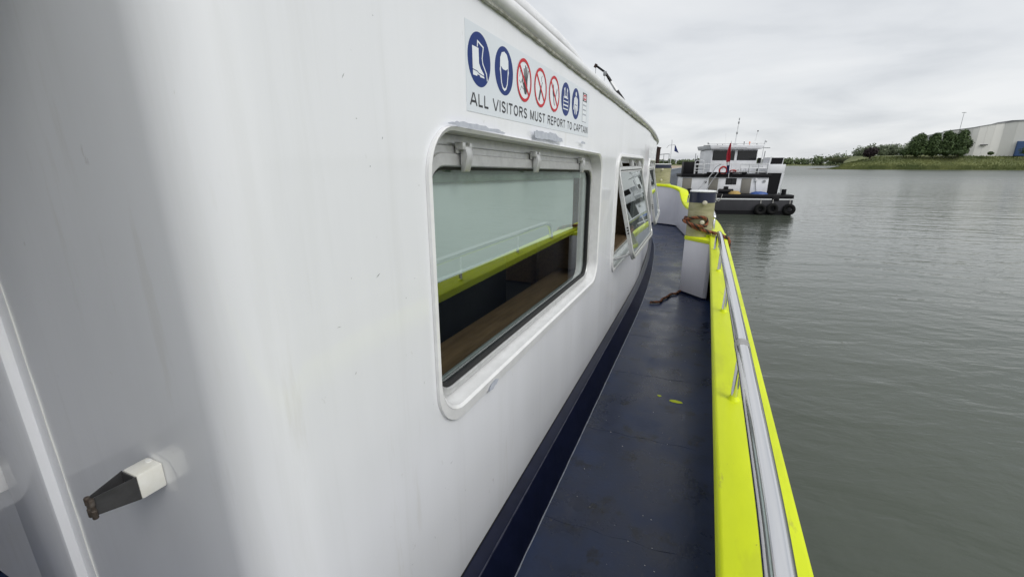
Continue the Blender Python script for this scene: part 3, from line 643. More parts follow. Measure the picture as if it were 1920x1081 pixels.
# coaming at the wall's foot, deck, bulwark ------------------------------
foot = [q for q in edge_path if q[1] > .3 and q[0] > -3.1]
foot = [(JX, .41), (-.92, .41)] + foot[2:]
prof = [(.0, .185), (.006, .186), (.040, .168), (.050, .160), (.054, .150), (.085, .06), (.105, .012), (.118, -.01)]
cm = MB(); cm.loft([[(p.x, p.y, z + deckz(p.y)) for p in offs(foot, o)] for o, z in prof]); cm.build('coaming', 'navy_gloss', ship, fix=False, angle=25)

ck_ = MB(); cq = []
for p, q in zip(offs(foot, .116), offs(foot, .116)[1:]):
    k = max(1, int((q - p).length / .04)); cq += [p.lerp(q, i / k) for i in range(k)]
ck_.tube([(p.x + .002 * mnoise.noise(p * 9), p.y, deckz(p.y)) for p in cq], .003, 6, rr=[.0028 + .002 * mnoise.noise(p * 17) for p in cq]); ck_.build('deck_caulking', 'primer_grey', ship)
ck_ = MB(); ck_.tube([(p.x, p.y, .187 + deckz(p.y)) for p in offs(foot, .001)], .003, 6); ck_.build('kerb_caulking', 'gasket', ship)
ck_ = MB(); rq = []
for p, q in zip(offs(foot, .0495), offs(foot, .0495)[1:]):
    k = max(1, int((q - p).length / .05)); rq += [p.lerp(q, i / k) for i in range(k)]
ck_.tube([(p.x, p.y, .159 + deckz(p.y)) for p in rq], .004, 6, rr=[.0042 + .0012 * mnoise.noise(p * 11) for p in rq]); ck_.build('kerb_edge', 'navy_worn_highlight', ship)  # lighter worn strip that also paints in the highlight along the ridge
cap_in = [(.120, -3, .76), (.120, 5.4, .76), (.118, 5.9, .76), (.06, 7.4, .755), (-.09, 8.8, .75), (-.28, 10.0, .73), (-.37, 10.45, .745), (-.45, 10.8, .82), (-.51, 11.05, .94), (-.57, 11.28, 1.03), (-.80, 11.42, 1.11), (-1.3, 11.55, 1.14), (-2.2, 11.78, 1.16), (-3.0, 11.86, 1.17)]
capP = spline(cap_in, 5)
def side(P, o):
    res = []
    for i, p in enumerate(P):
        t = (P[min(i + 1, len(P) - 1)] - P[max(i - 1, 0)]); t.z = 0; t.normalize(); q = p + Vector((t.y, -t.x, 0)) * o; res.append(q)
    return res
CW = .185
cp = MB(); cpf = [(.004, -.055), (-.004, -.050), (-.004, -.010), (.000, -.003), (.008, 0), (CW - .012, 0), (CW - .003, -.004), (CW, -.014), (CW, -.085), (CW - .006, -.09), (.004, -.055)]
cp.loft([[Vector((q.x, q.y, q.z + dz)) for q in side(capP, o)] for o, dz in cpf]); cp.build('bulwark_cap', 'lime', ship, fix=False, angle=50)
near = [p for p in capP if p.y <= 6.05]; farp = [p for p in capP if p.y >= 5.95]
for nm, PP, m in (('bulwark', near, 'navy_gloss'), ('bow_bulwark', farp, 'bow_white')):
    q = side(PP, .09 if nm == 'bulwark' else .008); b = MB(); b.loft([[Vector((p.x, p.y, deckz(p.y) - .05)) for p in q], [Vector((p.x, p.y, p.z - .05)) for p in q]]); b.build(nm, m, ship, angle=25)
tb_ = MB(); q = side(farp, .004); tb_.loft([[Vector((p.x, p.y, deckz(p.y) - .01)) for p in q], [Vector((p.x, p.y, deckz(p.y) + .028)) for p in q]]); tb_.build('bow_skirting', 'navy_gloss', ship)
hl = MB(); q = side(capP, CW - .008)
port = [Vector((-6 - p.x, p.y, p.z)) for p in reversed(q)]
full = q + port[1:]
hl.loft([[Vector((p.x, p.y, p.z - .06)) for p in full], [Vector((p.x, p.y, -.25)) for p in full], [Vector((p.x, p.y - .02 * max(0, p.y - 5), -1.0)) for p in full], [Vector((p.x * .99, p.y - .06 * max(0, p.y - 5), WATER - .4)) for p in full]])
hl.build('hull', 'navy_gloss', ship, angle=40)
dk = MB(); rows = []
for i in range(61):
    y = -3 + 14.9 * i / 60
    xo = interp([(p.y, p.x) for p in capP], y) + (.11 if y < 6 else .03); xi = -3.0 if (y > 9 or y < .62) else wx(y) - .02
    rows.append([(lerp(xi, xo, k / 8), y, deckz(y)) for k in range(9)])
dk.loft(rows); deck = dk.build('deck', 'navy_deck', ship, angle=40)
for y in (1.62, 2.42, 3.28, 4.12, 4.98, 6.6, 8.4):
    b = MB(); n_ = 26; xo = interp([(p.y, p.x) for p in capP], y)
    pts = [(lerp(wx(y) + .12, xo, i / n_), y + .006 * math.sin(i * .8 + y) + .02 * i / n_, deckz(y) - .0034) for i in range(n_ + 1)]
    b.tube(pts, .005, 6, rr=[.0042 + .0018 * random.random() for _ in pts]); b.build('weld_seam', 'navy_deck', deck)
for poly in ([(-.062, 2.98), (-.04, 2.965), (.0, 2.963), (.03, 2.975), (.022, 2.995), (-.02, 3.004), (-.05, 2.998)], [(-.145, 3.02), (-.13, 3.008), (-.115, 3.015), (-.12, 3.03), (-.14, 3.032)]):
    b = MB(); b.add([(x - .01, y - .02, .0015) for x, y in poly], [tuple(range(len(poly)))]); b.build('paint_spot', 'lime', deck, smooth=False)
b = MB(); random.seed(11)
for i in range(230):
    y = .7 + 3.6 * random.random() ** 1.5; x = lerp(-.5, .1, random.random() ** .55); r = .0005 + .0034 * random.random() ** 6; a = random.random() * 6
    b.add([(x + r * math.cos(a + k * 1.57 + random.random() * .5) * (1 + random.random()), y + r * math.sin(a + k * 1.57), .001) for k in range(4)], [(0, 1, 2, 3)])
tag(b.build('paint_chips', 'chip', deck, smooth=False, fix=False), None, None, kind='stuff')

# handrails
def handrail(path, posts, r=.0250, capz=lambda y: .76, end=.2):
    P = spline(path, 6); h = MB(); h.tube(P, r, 18); ho = h.build('handrail', 'chrome', ship, angle=70)
    for y in posts:
        x = interp([(p.y, p.x) for p in P], y); z = interp([(p.y, p.z) for p in P], y); b = MB()
        b.tube([(x - .004, y, capz(y) - .002), (x, y + .01, z - .01)], .0125, 14)
        b.build('stanchion', 'chrome', ho)
        b = MB(); b.cyl(x - .004, y, 0, 0, .021, n=16, rings=[(capz(y) - .001, 1.1), (capz(y) + .005, .9), (capz(y) + .014, .66)]); b.build('weld_foot', 'lime', ho)
    return ho
rail = handrail([(.19, .18, .765), (.19, .19, .86), (.183, .25, .935), (.178, .36, .962), (.176, .6, .965), (.182, .9, .965), (.186, 1.7, .963), (.184, 2.8, .962), (.180, 3.7, .960), (.176, 4.5, .958), (.174, 4.72, .945), (.173, 4.82, .90), (.172, 4.86, .83), (.172, 4.87, .76)], (.62, 1.66, 2.76, 3.86))
b = MB(); b.tube([(.1862, 1.64, .963), (.1862, 1.70, .963)], .0256, 18); b.build('weld_band', 'weld_steel', rail)
handrail([(.15, 6.35, .76), (.15, 6.36, .9), (.15, 6.45, .945), (.12, 7.4, .95), (.0, 8.8, .95), (-.16, 9.9, .94), (-.25, 10.4, .95), (-.30, 10.55, .93), (-.31, 10.58, .78)], (7.2, 8.6, 10.3), r=.024, capz=lambda y: interp([(p.y, p.z) for p in capP], y))

# bollards set in the bulwark
def bollard(cx, cy, rx, ry, z0, z1, zn, rz, pins, facing):
    rings = [(z0, 1), (lerp(z0, zn, .5), 1), (zn, 1)]
    b = MB(); b.cyl(cx, cy, z0, zn, rx, ry, 40, rings=rings, rz=rz); bo = b.build('bollard', 'khaki', ship, angle=50)
    b = MB(); b.cyl(cx, cy, zn, z1, rx, ry, 40, rings=[(zn + .0005, 1.003), (z1 - .012, 1.003)], rz=rz); b.build('navy_band', 'navy_band', bo, angle=50)
    b = MB(); b.cyl(cx, cy, 0, 0, rx, ry, 40, rings=[(z1 - .012, 1.01), (z1 - .004, 1.03), (z1, 1.02), (z1 + .004, .93), (z1 + .008, .5)], rz=rz); b.build('top_plate', 'trim_white', bo, angle=50)
    for a, z, ln in pins:
        d = Vector((math.cos(a + rz), math.sin(a + rz), 0)); rr_ = 1 / math.sqrt((math.cos(a) / rx) ** 2 + (math.sin(a) / ry) ** 2); s0 = Vector((cx, cy, z)) + d * (rr_ - .01)
        b = MB(); pts = [s0 + d * t for t in (0, ln * .6, ln * .68, ln * .9, ln, ln * 1.02)]; b.tube(pts, .02, 16, rr=[.022, .022, .027, .027, .021, .008]); b.build('pin', 'knob', bo, angle=50)
    return bo
bollard(-.015, 5.98, .150, .125, .70, 1.285, 1.145, R(8), ((R(-86), 1.150, .06), (R(-88), .915, .06)), None)
bollard(-1.06, 11.80, .245, .16, 1.08, 1.60, 1.50, R(14), ((R(-86), 1.47, .05), (R(-88), 1.22, .05)), None)
pb = MB(); base = [(-.165, 5.90), (-.155, 5.865), (.115, 5.60), (.16, 5.60), (.16, 6.5), (.02, 6.5), (-.14, 6.15)]
pb.hexa([(x, y, -.01) for x, y in base], [(x, y, .692) for x, y in base]); pbo = pb.build('bollard_housing', 'bow_white', ship, bevel=.008)
b = MB(); b2 = [(x - .006 if x < .1 else x, y - .006 if y < 5.95 else y) for x, y in base]
b.hexa([(x, y, .690) for x, y in b2], [(x, y, .7325) for x, y in b2]); b.build('housing_cap', 'lime', pbo, bevel=.006)
b = MB(); b.hexa([(x - .003, y - .004, -.005) for x, y in base], [(x - .003, y - .004, .028) for x, y in base]); b.build('housing_foot', 'navy_gloss', pbo)
fb = MB(); fb.cyl(-1.06, 11.80, 1.05, 1.10, .27, .19, 32, rings=[(1.06, 1), (1.125, 1)], rz=R(14)); fb.build('bow_bollard_seat', 'lime', ship)
bo_ = MB(); bo_.add([(x, y, .16) for x, y in ((-.6, 11.3), (-1.3, 11.6), (-3, 11.9), (-3, 9.5), (-1.2, 9.5))], [(0, 1, 2, 3, 4)])

# ================================================================== ropes
def braid(name, pts, r, pitch, mats, per=10):
    P = spline(pts, per); L_ = [0]
    for a, b_ in zip(P, P[1:]): L_.append(L_[-1] + (b_ - a).length)
    tot = L_[-1]; n_ = int(tot / (pitch / 9)); Q = []
    for i in range(n_ + 1):
        d = tot * i / n_; k = 0
        while k < len(L_) - 2 and L_[k + 1] < d: k += 1
        Q.append(P[k].lerp(P[k + 1], (d - L_[k]) / max(1e-9, L_[k + 1] - L_[k])))
    mb = MB(); N = None; fr = []
    for i, p in enumerate(Q):
        t = (Q[min(i + 1, n_)] - Q[max(i - 1, 0)]).normalized()
        if N is None: N = t.orthogonal()
        N = (N - t * N.dot(t)).normalized(); fr.append((p, N.copy(), t.cross(N)))
    for s_ in range(3):
        mb.tube([p + (N_ * math.cos(a) + B2 * math.sin(a)) * r * .52 for i, (p, N_, B2) in enumerate(fr) for a in [2 * math.pi * (i * (tot / n_) / pitch + s_ / 3)]], r * .56, 7, s_)
    return mb.build(name, mats, angle=80)
CX, CY = -.015, 5.98
def on_b(deg, z, o=.02):
    a = R(deg); rx, ry = .150 + o, .125 + o; x, y = math.cos(a) * rx, math.sin(a) * ry; c_, s_ = math.cos(R(8)), math.sin(R(8)); return (CX + x * c_ - y * s_, CY + x * s_ + y * c_, z)
rope = braid('mooring_rope', [on_b(30, .86), on_b(70, .88), on_b(120, .91), on_b(160, .94), on_b(190, .955), on_b(206, .93), on_b(218, .89), on_b(235, .862), on_b(255, .842, .025), on_b(280, .822, .025), on_b(305, .80, .03), on_b(325, .785, .045), (.19, 5.72, .80), (.25, 5.66, .79), (.318, 5.62, .75), (.325, 5.62, .60), (.32, 5.66, .30)], .021, .11, ['rope_orange', 'rope_dark', 'rope_brown'])
tag(rope, 'orange brown and black twisted mooring rope wound round the near bollard', 'rope')
loop_ = braid('rope_loop', [on_b(186, .93, .035), on_b(210, .945, .028), on_b(232, .962, .024), on_b(258, .975, .022), on_b(281, .972, .024), on_b(289, .945, .03), on_b(291, .905, .028), on_b(284, .878, .05), on_b(270, .872, .05), on_b(250, .878, .05), on_b(228, .895, .05), on_b(208, .912, .055), on_b(190, .925, .05)], .0185, .10, ['rope_orange', 'rope_brown', 'rope_dark'])
tag(loop_, 'rope loop hooked over the lower pin of the near bollard', 'rope')
dr = braid('deck_rope', [(-.06, 5.96, .02), (-.16, 5.84, .02), (-.19, 5.72, .02), (-.25, 5.66, .02), (-.285, 5.52, .02), (-.33, 5.40, .02), (-.345, 5.28, .02), (-.395, 5.24, .02), (-.455, 5.21, .02)], .0145, .085, ['rope_orange', 'rope_dark', 'rope_orange'])
tag(dr, 'short brown twisted rope end lying on the navy deck', 'rope')

# ================================================================== white stern-house vessel moored astern-on ahead
VA = R(15)
ves = empty('workboat', (2.15, 32.7, WATER), VA)
tag(ves, 'dark grey hulled vessel with white wheelhouse, moored ahead with its stern to the camera', 'vessel')
def part(name, m, f, parent=None, **k):
    mb = MB(); f(mb); return mb.build(name, m, parent or ves, **k)
L_h = [(-3.62, 0), (3.28, 0), (3.42, .5), (3.42, 9), (2.6, 12.5), (.2, 14), (-.4, 14), (-2.8, 12.5), (-3.62, 9)]
def lo(k, dy=0): return [(x * k, y + dy) for x, y in L_h]
part('hull', 'barge_grey', lambda b: b.hexa([(x, y + .02, -.35) for x, y in L_h], [(x, y, 1.02) for x, y in L_h]), bevel=.04)
part('bulwark_strake', 'barge_black', lambda b: b.hexa([(x, y - .012 if y < 1 else y, 1.045) for x, y in lo(1.003)], [(x, y - .012 if y < 1 else y, 1.27) for x, y in lo(1.003)]), bevel=.02)
part('boot_topping', 'barge_black', lambda b: b.hexa([(x, y - .006 if y < 1 else y, -.3) for x, y in lo(1.002)], [(x, y - .006 if y < 1 else y, .26) for x, y in lo(1.002)]))
part('white_stripe', 'rail_white', lambda b: b.box(-3.63, 3.29, -.015, .01, .96, 1.035))
part('hawse_plate', 'barge_black', lambda b: b.box(1.98, 2.42, -.035, .0, .90, 1.17), bevel=.03)
house = part('deckhouse', 'barge_white', lambda b: b.box(-3.4, 2.2, 1.5, 2.9, 1.27, 2.34), bevel=.02)
part('roof_edge', 'barge_black', lambda b: b.box(-3.48, 2.28, 1.38, 3.0, 2.342, 2.56), house, bevel=.02)
for u in (-3.36, -1.63, .49):
    d = part('door', 'door_grey', lambda b: b.box(u, u + .61, 1.47, 1.5, 1.275, 2.27), house, bevel=.01)
wd = part('window', 'barge_black', lambda b: b.box(-.52, .16, 1.475, 1.5, 1.86, 2.27), house)
for u in (-.49, -.16): part('pane', 'dark_glass', lambda b: b.box(u, u + .29, 1.466, 1.474, 1.89, 2.24), house)
part('bulkhead_lamp', 'rail_white', lambda b: b.box(1.32, 1.45, 1.40, 1.5, 2.06, 2.27), house, bevel=.03)
part('lamp_cable', 'barge_black', lambda b: b.tube(spline([(1.38, 1.47, 2.08), (1.40, 1.46, 1.8), (1.47, 1.46, 1.5), (1.5, 1.46, 1.28)]), .014, 6), house)
part('vent', 'metal_grey', lambda b: b.tube([(1.93, 1.5, 2.08), (1.93, 1.46, 2.08)], .09, 16), house)
part('porthole', 'barge_black', lambda b: b.tube([(-1.85, 1.5, 2.02), (-1.85, 1.46, 2.02)], .08, 16), house)
part('passage_shade', 'barge_black', lambda b: b.hexa([(2.2, 1.55, 1.27), (2.86, 1.55, 1.27), (2.86, 5, 1.27), (2.2, 5, 1.27)], [(2.2, 1.55, 2.6), (3.0, 1.55, 2.6), (3.0, 5, 2.6), (2.2, 5, 2.6)]))  # solid black block standing in for the shadow inside the side walkway
part('wing_plate', 'barge_white', lambda b: b.hexa([(2.86, 1.5, 1.27), (2.90, 1.5, 1.27), (2.90, 8, 1.27), (2.86, 8, 1.27)], [(2.96, 1.5, 2.62), (3.12, 1.5, 2.62), (3.12, 8, 2.62), (2.96, 8, 2.62)]))
part('wing_box', 'barge_white', lambda b: b.hexa([(2.02, 1.5, 2.61), (3.10, 1.5, 2.61), (3.10, 3.2, 2.61), (2.02, 3.2, 2.61)], [(2.06, 1.5, 3.18), (3.14, 1.5, 3.18), (3.14, 3.2, 3.18), (2.06, 3.2, 3.18)]), bevel=.03)
fn = part('funnel', 'barge_white', lambda b: b.hexa([(2.10, 1.62, 3.18), (2.96, 1.62, 3.18), (2.96, 2.8, 3.18), (2.10, 2.8, 3.18)], [(2.13, 1.62, 3.62), (3.0, 1.62, 3.62), (3.0, 2.8, 3.62), (2.13, 2.8, 3.62)]))
part('grille', 'barge_black', lambda b: b.hexa([(2.19, 1.60, 3.2), (2.90, 1.60, 3.2), (2.90, 1.62, 3.2), (2.19, 1.62, 3.2)], [(2.24, 1.60, 3.6), (2.96, 1.60, 3.6), (2.96, 1.62, 3.6), (2.24, 1.62, 3.6)]), fn)
fn = part('funnel', 'barge_black', lambda b: b.box(-3.36, -2.68, 1.55, 2.2, 2.56, 3.36), bevel=.02); fn['label'] = 'black box funnel on the left of the upper deck'
# upper deck railing
rl = part('railing', 'rail_white', lambda b: b.tube([(-2.62, 1.5, 3.2), (2.05, 1.5, 3.22)], .022, 8)); 
part('mid_rail', 'rail_white', lambda b: b.tube([(-2.62, 1.5, 2.9), (2.05, 1.5, 2.92)], .014, 6), rl)
for i in range(9): part('post', 'rail_white', lambda b: b.tube([(-2.6 + i * .58, 1.5, 2.56), (-2.6 + i * .58, 1.5, 3.2)], .018, 6), rl)
part('dodger_board', 'barge_white', lambda b: b.box(.33, 1.98, 1.515, 1.53, 2.93, 3.18), rl)
part('board_lettering', 'metal_grey', lambda b: [b.box(1.02 + .09 * i, 1.08 + .09 * i, 1.509, 1.515, 3.03, 3.07) for i in range(8)], rl)['kind'] = 'stuff'
rl = part('ladder_rail', 'rail_white', lambda b: b.tube(spline([(-2.66, 1.45, 2.56), (-2.64, 1.45, 3.35), (-2.4, 1.45, 3.42), (-2.1, 1.45, 3.35), (-2.08, 1.45, 2.56)]), .02, 8))
for z in (2.75, 2.95, 3.15): part('rung', 'rail_white', lambda b: b.tube([(-2.64, 1.45, z), (-2.09, 1.45, z)], .016, 6), rl)
# wheelhouse
part('wheelhouse_base', 'barge_white', lambda b: b.box(-1.2, 2.15, 2.95, 6.7, 1.27, 2.555))
wh = part('wheelhouse', 'barge_white', lambda b: b.hexa([(-1.12, 3.5, 2.56), (2.02, 3.5, 2.56), (2.02, 6.6, 2.56), (-1.12, 6.6, 2.56)], [(-1.12, 3.5, 4.2), (1.98, 3.5, 4.2), (1.98, 6.6, 4.2), (-1.12, 6.6, 4.2)]), bevel=.03)
for u0, u1 in ((-.98, .42), (.68, 1.90)):
    wd = part('window', 'barge_black', lambda b: b.box(u0 - .04, u1 + .04, 3.476, 3.5, 3.46, 4.12), wh, bevel=.01)
    part('pane', 'dark_glass', lambda b: b.box(u0, u1, 3.466, 3.475, 3.5, 4.08), wh)
part('roof', 'barge_white', lambda b: b.hexa([(-1.25, 3.2, 4.21), (2.1, 3.2, 4.21), (2.1, 6.8, 4.21), (-1.25, 6.8, 4.21)], [(-1.36, 3.2, 4.5), (2.34, 3.2, 4.5), (2.34, 6.8, 4.5), (-1.36, 6.8, 4.5)]), wh, bevel=.04)
part('roof_rail', 'rail_white', lambda b: b.tube([(-1.4, 3.25, 4.56), (2.3, 3.25, 4.60)], .025, 8), wh)
part('roof_trim', 'metal_grey', lambda b: b.box(-.7, 1.1, 3.185, 3.2, 4.29, 4.32), wh)
for u0, u1, z in ((-1.72, -1.3, 4.44), (2.2, 2.72, 4.27)): part('antenna_arm', 'metal_grey', lambda b: b.box(u0, u1, 3.4, 3.5, z, z + .05), wh)
part('exhaust', 'barge_black', lambda b: b.tube([(2.2, 3.6, 2.56), (2.2, 3.6, 3.62)], .10, 12))
part('side_post', 'rail_white', lambda b: b.tube([(2.22, 3.3, 3.2), (2.26, 3.3, 4.7)], .025, 8))
for c_ in ((-1.42, 3.4, 4.62), (2.34, 3.3, 4.74)): part('search_light', 'rail_white', lambda b: b.ball(c_, .09, 10, 6))
part('orange_beacon', 'orange', lambda b: b.cyl(1.52, 4, 4.55, 4.72, .055, n=10, rings=[(4.5, .6), (4.6, .6), (4.6, 1), (4.7, 1), (4.73, .6)]))
for u, z in ((-.3, 4.62), (1.15, 4.74), (2.02, 4.62), (-.65, 4.58)): part('roof_lamp', 'barge_black', lambda b: b.tube([(u, 4, 4.5), (u, 4, z)], .028, 8))
ms = part('mast', 'rail_white', lambda b: b.tube([(.55, 4, 4.5), (.62, 4, 6.2)], .03, 8, rr=[.045, .02]))
part('mast_foot', 'metal_grey', lambda b: b.cyl(.55, 4, 4.5, 4.62, .2, n=10, rings=[(4.5, 1), (4.6, .4)]), ms)
for z, r in ((5.32, .06), (6.02, .055), (6.26, .035)): part('mast_lamp', 'metal_grey', lambda b: b.cyl(.55 + .07 * (z - 4.5) / 1.7, 4, z - .07, z + .07, r, n=10), ms)
part('aerial', 'rail_white', lambda b: b.tube([(1.84, 4, 4.5), (1.96, 4, 5.42)], .014, 6))
part('aerial_lamp', 'barge_black', lambda b: b.ball((1.965, 4, 5.45), .05, 8, 6))
part('aerial', 'rail_white', lambda b: b.tube([(.0, 4.4, 4.5), (-.04, 4.4, 5.3)], .007, 5))
part('aerial', 'metal_grey', lambda b: b.tube([(2.72, 4.4, 2.56), (2.80, 4.4, 4.1)], .03, 6))
for u, z in ((-2.5, 3.9), (-2.38, 3.75)): part('aerial', 'metal_grey', lambda b: b.tube([(u, 2.2, 2.56), (u, 2.2, z)], .025, 6))
part('vent_pipe', 'barge_black', lambda b: b.tube([(-2.36, 2.2, 2.56), (-2.36, 2.2, 3.52)], .12, 10))
part('davit', 'metal_grey', lambda b: b.tube(spline([(-2.75, .4, 1.27), (-1.7, .9, 2.5), (-1.45, 1.0, 2.95), (-1.1, 1.0, 3.2)]), .028, 8))
part('davit', 'metal_grey', lambda b: b.tube(spline([(-2.15, .4, 1.27), (-1.6, .9, 2.1), (-1.2, 1.0, 2.7)]), .024, 8))
part('searchlight_bar', 'barge_black', lambda b: b.box(-1.85, .7, 1.28, 1.36, 2.60, 2.66))
for u in (-1.8, -1.65, -1.3, -1.05, -.3, .45, .6): part('deck_floodlight', 'barge_black', lambda b: b.box(u - .07, u + .07, 1.25, 1.38, 2.55, 2.68), bevel=.02)
wi = part('winch', 'barge_black', lambda b: b.tube([(-1.12, .8, 1.45), (-.22, .8, 1.45)], .15, 14)); part('winch_post', 'barge_black', lambda b: b.box(-.80, -.55, .7, .9, 1.27, 1.76), wi)
part('stern_bollard', 'barge_black', lambda b: b.cyl(2.80, .4, 1.27, 1.62, .14, n=16)); part('stern_post', 'metal_grey', lambda b: b.tube([(2.6, .4, 1.27), (2.6, .4, 1.68)], .025, 8))
part('stern_bollard', 'barge_black', lambda b: b.cyl(-3.1, .4, 1.27, 1.62, .14, n=16))

def onves(o):        # things that stand or hang on the vessel keep their own root
    o.location = ves.location; o.rotation_euler = ves.rotation_euler; return o
def vthing(name, m, f, label, cat, group=None, **k):
    mb = MB(); f(mb); return tag(onves(mb.build(name, m, **k)), label, cat, group)
random.seed(5)
def clothf(b):
    rows = []
    for i in range(19):
        t = i / 18; z = 4.55 - 1.95 * t; wd_ = .10 + .13 * math.sin(math.pi * min(1, t * 1.15)) + .05 * t
        rows.append([(-.66 + .09 * t - wd_ * (1 - s_ / 8.) * .9, .92 + .05 * math.sin(s_ * 1.9 + t * 4), z - .05 * (8 - s_) / 8) for s_ in range(9)])
    for i in range(18): b.loft(rows[i:i + 2], 0 if i < 11 else (1 if i < 13 else 2))
fl = empty('ensign', (2.15, 32.7, WATER), VA); tag(fl, 'red white and blue flag hanging limp on the stern flagstaff', 'flag')
mb = MB(); clothf(mb); mb.build('flag_cloth', ['flag_red', 'flag_white', 'flag_blue'], fl)
mb = MB(); mb.tube([(-.55, .95, 2.3), (-.665, .95, 4.66)], .02, 8); mb.build('flagstaff', 'rail_white', fl)
vthing('lifebuoy', 'red_paint', lambda b: b.torus((-.80, 1.44, 2.78), .24, .06, (0, 1, .1), flat=.8), 'red lifebuoy hung on the upper railing beside the flag', 'lifebuoy')
vthing('lifebuoy', 'red_paint', lambda b: b.torus((-.15, 1.60, 2.72), .20, .05, (0, .4, 1), flat=.8), 'red ring lying on the upper deck right of the flag', 'lifebuoy')
vthing('dome_cover', 'tarp_blue', lambda b: b.cyl(1.48, .9, 1.2, 1.4, .55, .4, 24, rings=[(1.272, 1), (1.34, .92), (1.40, .7), (1.435, .35), (1.44, .05)]), 'blue domed cover on the aft deck', 'cover')
vthing('rope_coil', 'rope_yellow', lambda b: [b.torus((-.13, .72, 1.30 + .045 * i), .36 - .04 * i, .035, (0, 0, 1), flat=1) for i in range(4)], 'coil of yellow rope on the aft deck by the winch', 'rope')
vthing('hanging_rope', 'rope_pale', lambda b: [b.tube(spline([(-1.75 + .07 * i, -.05 - .01 * i, 1.30), (-1.78 + .08 * i, -.06, 1.0), (-1.74 + .09 * i, -.07, .78 + .05 * (i % 3)), (-1.66 + .07 * i, -.06, 1.0), (-1.65 + .06 * i, -.04, 1.30)]), .018, 6) for i in range(4)] + [b.tube(spline([(-1.1, -.05, 1.3), (-1.18, -.06, 1.0), (-1.32, -.06, .85), (-1.45, -.06, 1.0)]), .018, 6)], 'pale rope hanging in loops over the dark transom', 'rope')
vthing('gangway', 'alu', lambda b: [b.box(.35, 2.0, 1.62, 1.66, 2.66, 2.72), b.box(.35, 2.0, 1.95, 1.99, 2.66, 2.72)] + [b.box(.42 + .16 * i, .47 + .16 * i, 1.66, 1.95, 2.675, 2.70) for i in range(10)], 'aluminium gangway lying behind the upper railing', 'gangway')
vthing('deck_crate', 'rail_white', lambda b: b.box(-.02, .28, 1.62, 2.0, 2.57, 2.86), 'white crate on the upper deck right of the flag', 'crate', bevel=.02)
vthing('tube_frame', 'metal_grey', lambda b: [b.tube(spline([(.36, 1.6, 2.58), (.40, 1.6, 2.95), (.62, 1.6, 3.02), (.84, 1.6, 2.95), (.9, 1.6, 2.58)]), .016, 6), b.tube([(.38, 1.6, 2.78), (.88, 1.6, 2.78)], .014, 6), b.tube([(.5, 1.6, 2.58), (.62, 1.6, 3.02), (.76, 1.6, 2.58)], .014, 6)], 'bent grey tube frame standing behind the upper railing', 'frame')
for u, z, ax, lab in ((1.3, .36, (0, 1, 0), 'black tyre fender on the transom, leftmost of three'), (2.03, .40, (0, 1, 0), 'black tyre fender on the transom, between the two others'), (3.06, .37, (.5, 1, 0), 'black tyre fender at the transom corner, rightmost of three')):
    t_ = empty('tyre_fender', (2.15, 32.7, WATER), VA); tag(t_, lab, 'tyre', 'tyres hung on the dark transom')
    c_ = (u, -.16 if u < 3 else -.14, z)
    mb = MB(); mb.torus(c_, .255, .115, ax, 28, 12, flat=1.05); mb.build('tyre', 'rubber', t_)
    mb = MB(); mb.tube([(u, -.15, z + .2), (u + .02, -.05, z + .55), (u + .02, -.02, 1.0)], .016, 6); mb.build('fender_line', 'rope_pale', t_)

# ================================================================== cargo barge beyond, on the left
cb = empty('cargo_barge', (-8.7, 80, WATER), world_children=True)
tag(cb, 'long low cargo barge with tan hatches and ribbed coaming behind the bow bollard', 'barge')
def cpart(name, m, f, parent=None, **k):
    mb = MB(); f(mb); return mb.build(name, m, parent or cb, **k)
pl_ = [(-4.3, 48), (-4.3, 116), (-6, 122), (-11, 122), (-13, 116), (-13, 48)]
cpart('hull', 'barge_blue', lambda b: b.hexa([(x, y, WATER - .3) for x, y in pl_], [(x, y, .1) for x, y in pl_]))
coa = cpart('coaming', 'barge_blue', lambda b: b.box(-12.4, -4.75, 53, 112, .10, .86))
cpart('coaming_top', 'rib_grey', lambda b: b.box(-12.5, -4.62, 52.9, 112.1, .862, .93), coa)
me_ = None
for i in range(24):
    y = 53.5 + i * 2.45
    if me_ is None:
        mb = MB(); mb.box(0, .16, 0, .32, .1, .86); first = mb.build('coaming_rib', 'rib_grey', coa, smooth=False); me_ = first; first.location = (-4.748, y, 0)
    else: copy_part(me_, coa, (-4.748, y, 0))
for i in range(11):
    y = 54 + i * 5.2; cpart('hatch_cover', 'hatch_tan', lambda b: b.hexa([(-12.3, y, .932), (-4.9, y, .932), (-4.9, y + 5, .932), (-12.3, y + 5, .932)], [(-11.9, y + .1, 1.25), (-5.4, y + .1, 1.25), (-5.4, y + 4.9, 1.25), (-11.9, y + 4.9, 1.25)]))
cpart('hold_rail', 'rusty_pipe', lambda b: b.tube([(-4.8, 70, .93), (-4.9, 70, 1.35), (-7, 70, 1.5)], .05, 6))
cpart('exhaust_pipe', 'rusty_pipe', lambda b: b.tube([(-4.95, 50, .1), (-4.88, 50, 3.1), (-4.83, 50, 3.3)], .2, 12, rr=[.2, .2, .24]))
cpart('mast', 'barge_black', lambda b: b.tube([(-5.35, 50, .1), (-5.33, 50, 3.25)], .05, 8)); cpart('mast_lamp', 'barge_black', lambda b: b.ball((-5.33, 50, 3.2), .16)); cpart('mast_lamp', 'barge_black', lambda b: b.ball((-5.3, 50, 2.9), .10))
cpart('winch_block', 'barge_black', lambda b: b.box(-5.75, -5.25, 49.4, 50, .1, 2.2), bevel=.12)
ga = cpart('gantry', 'metal_grey', lambda b: b.tube([(-4.7, 50, 2.55), (-3.7 - .5, 50, 2.6), (-3.75, 50, 2.6)], .035, 8))
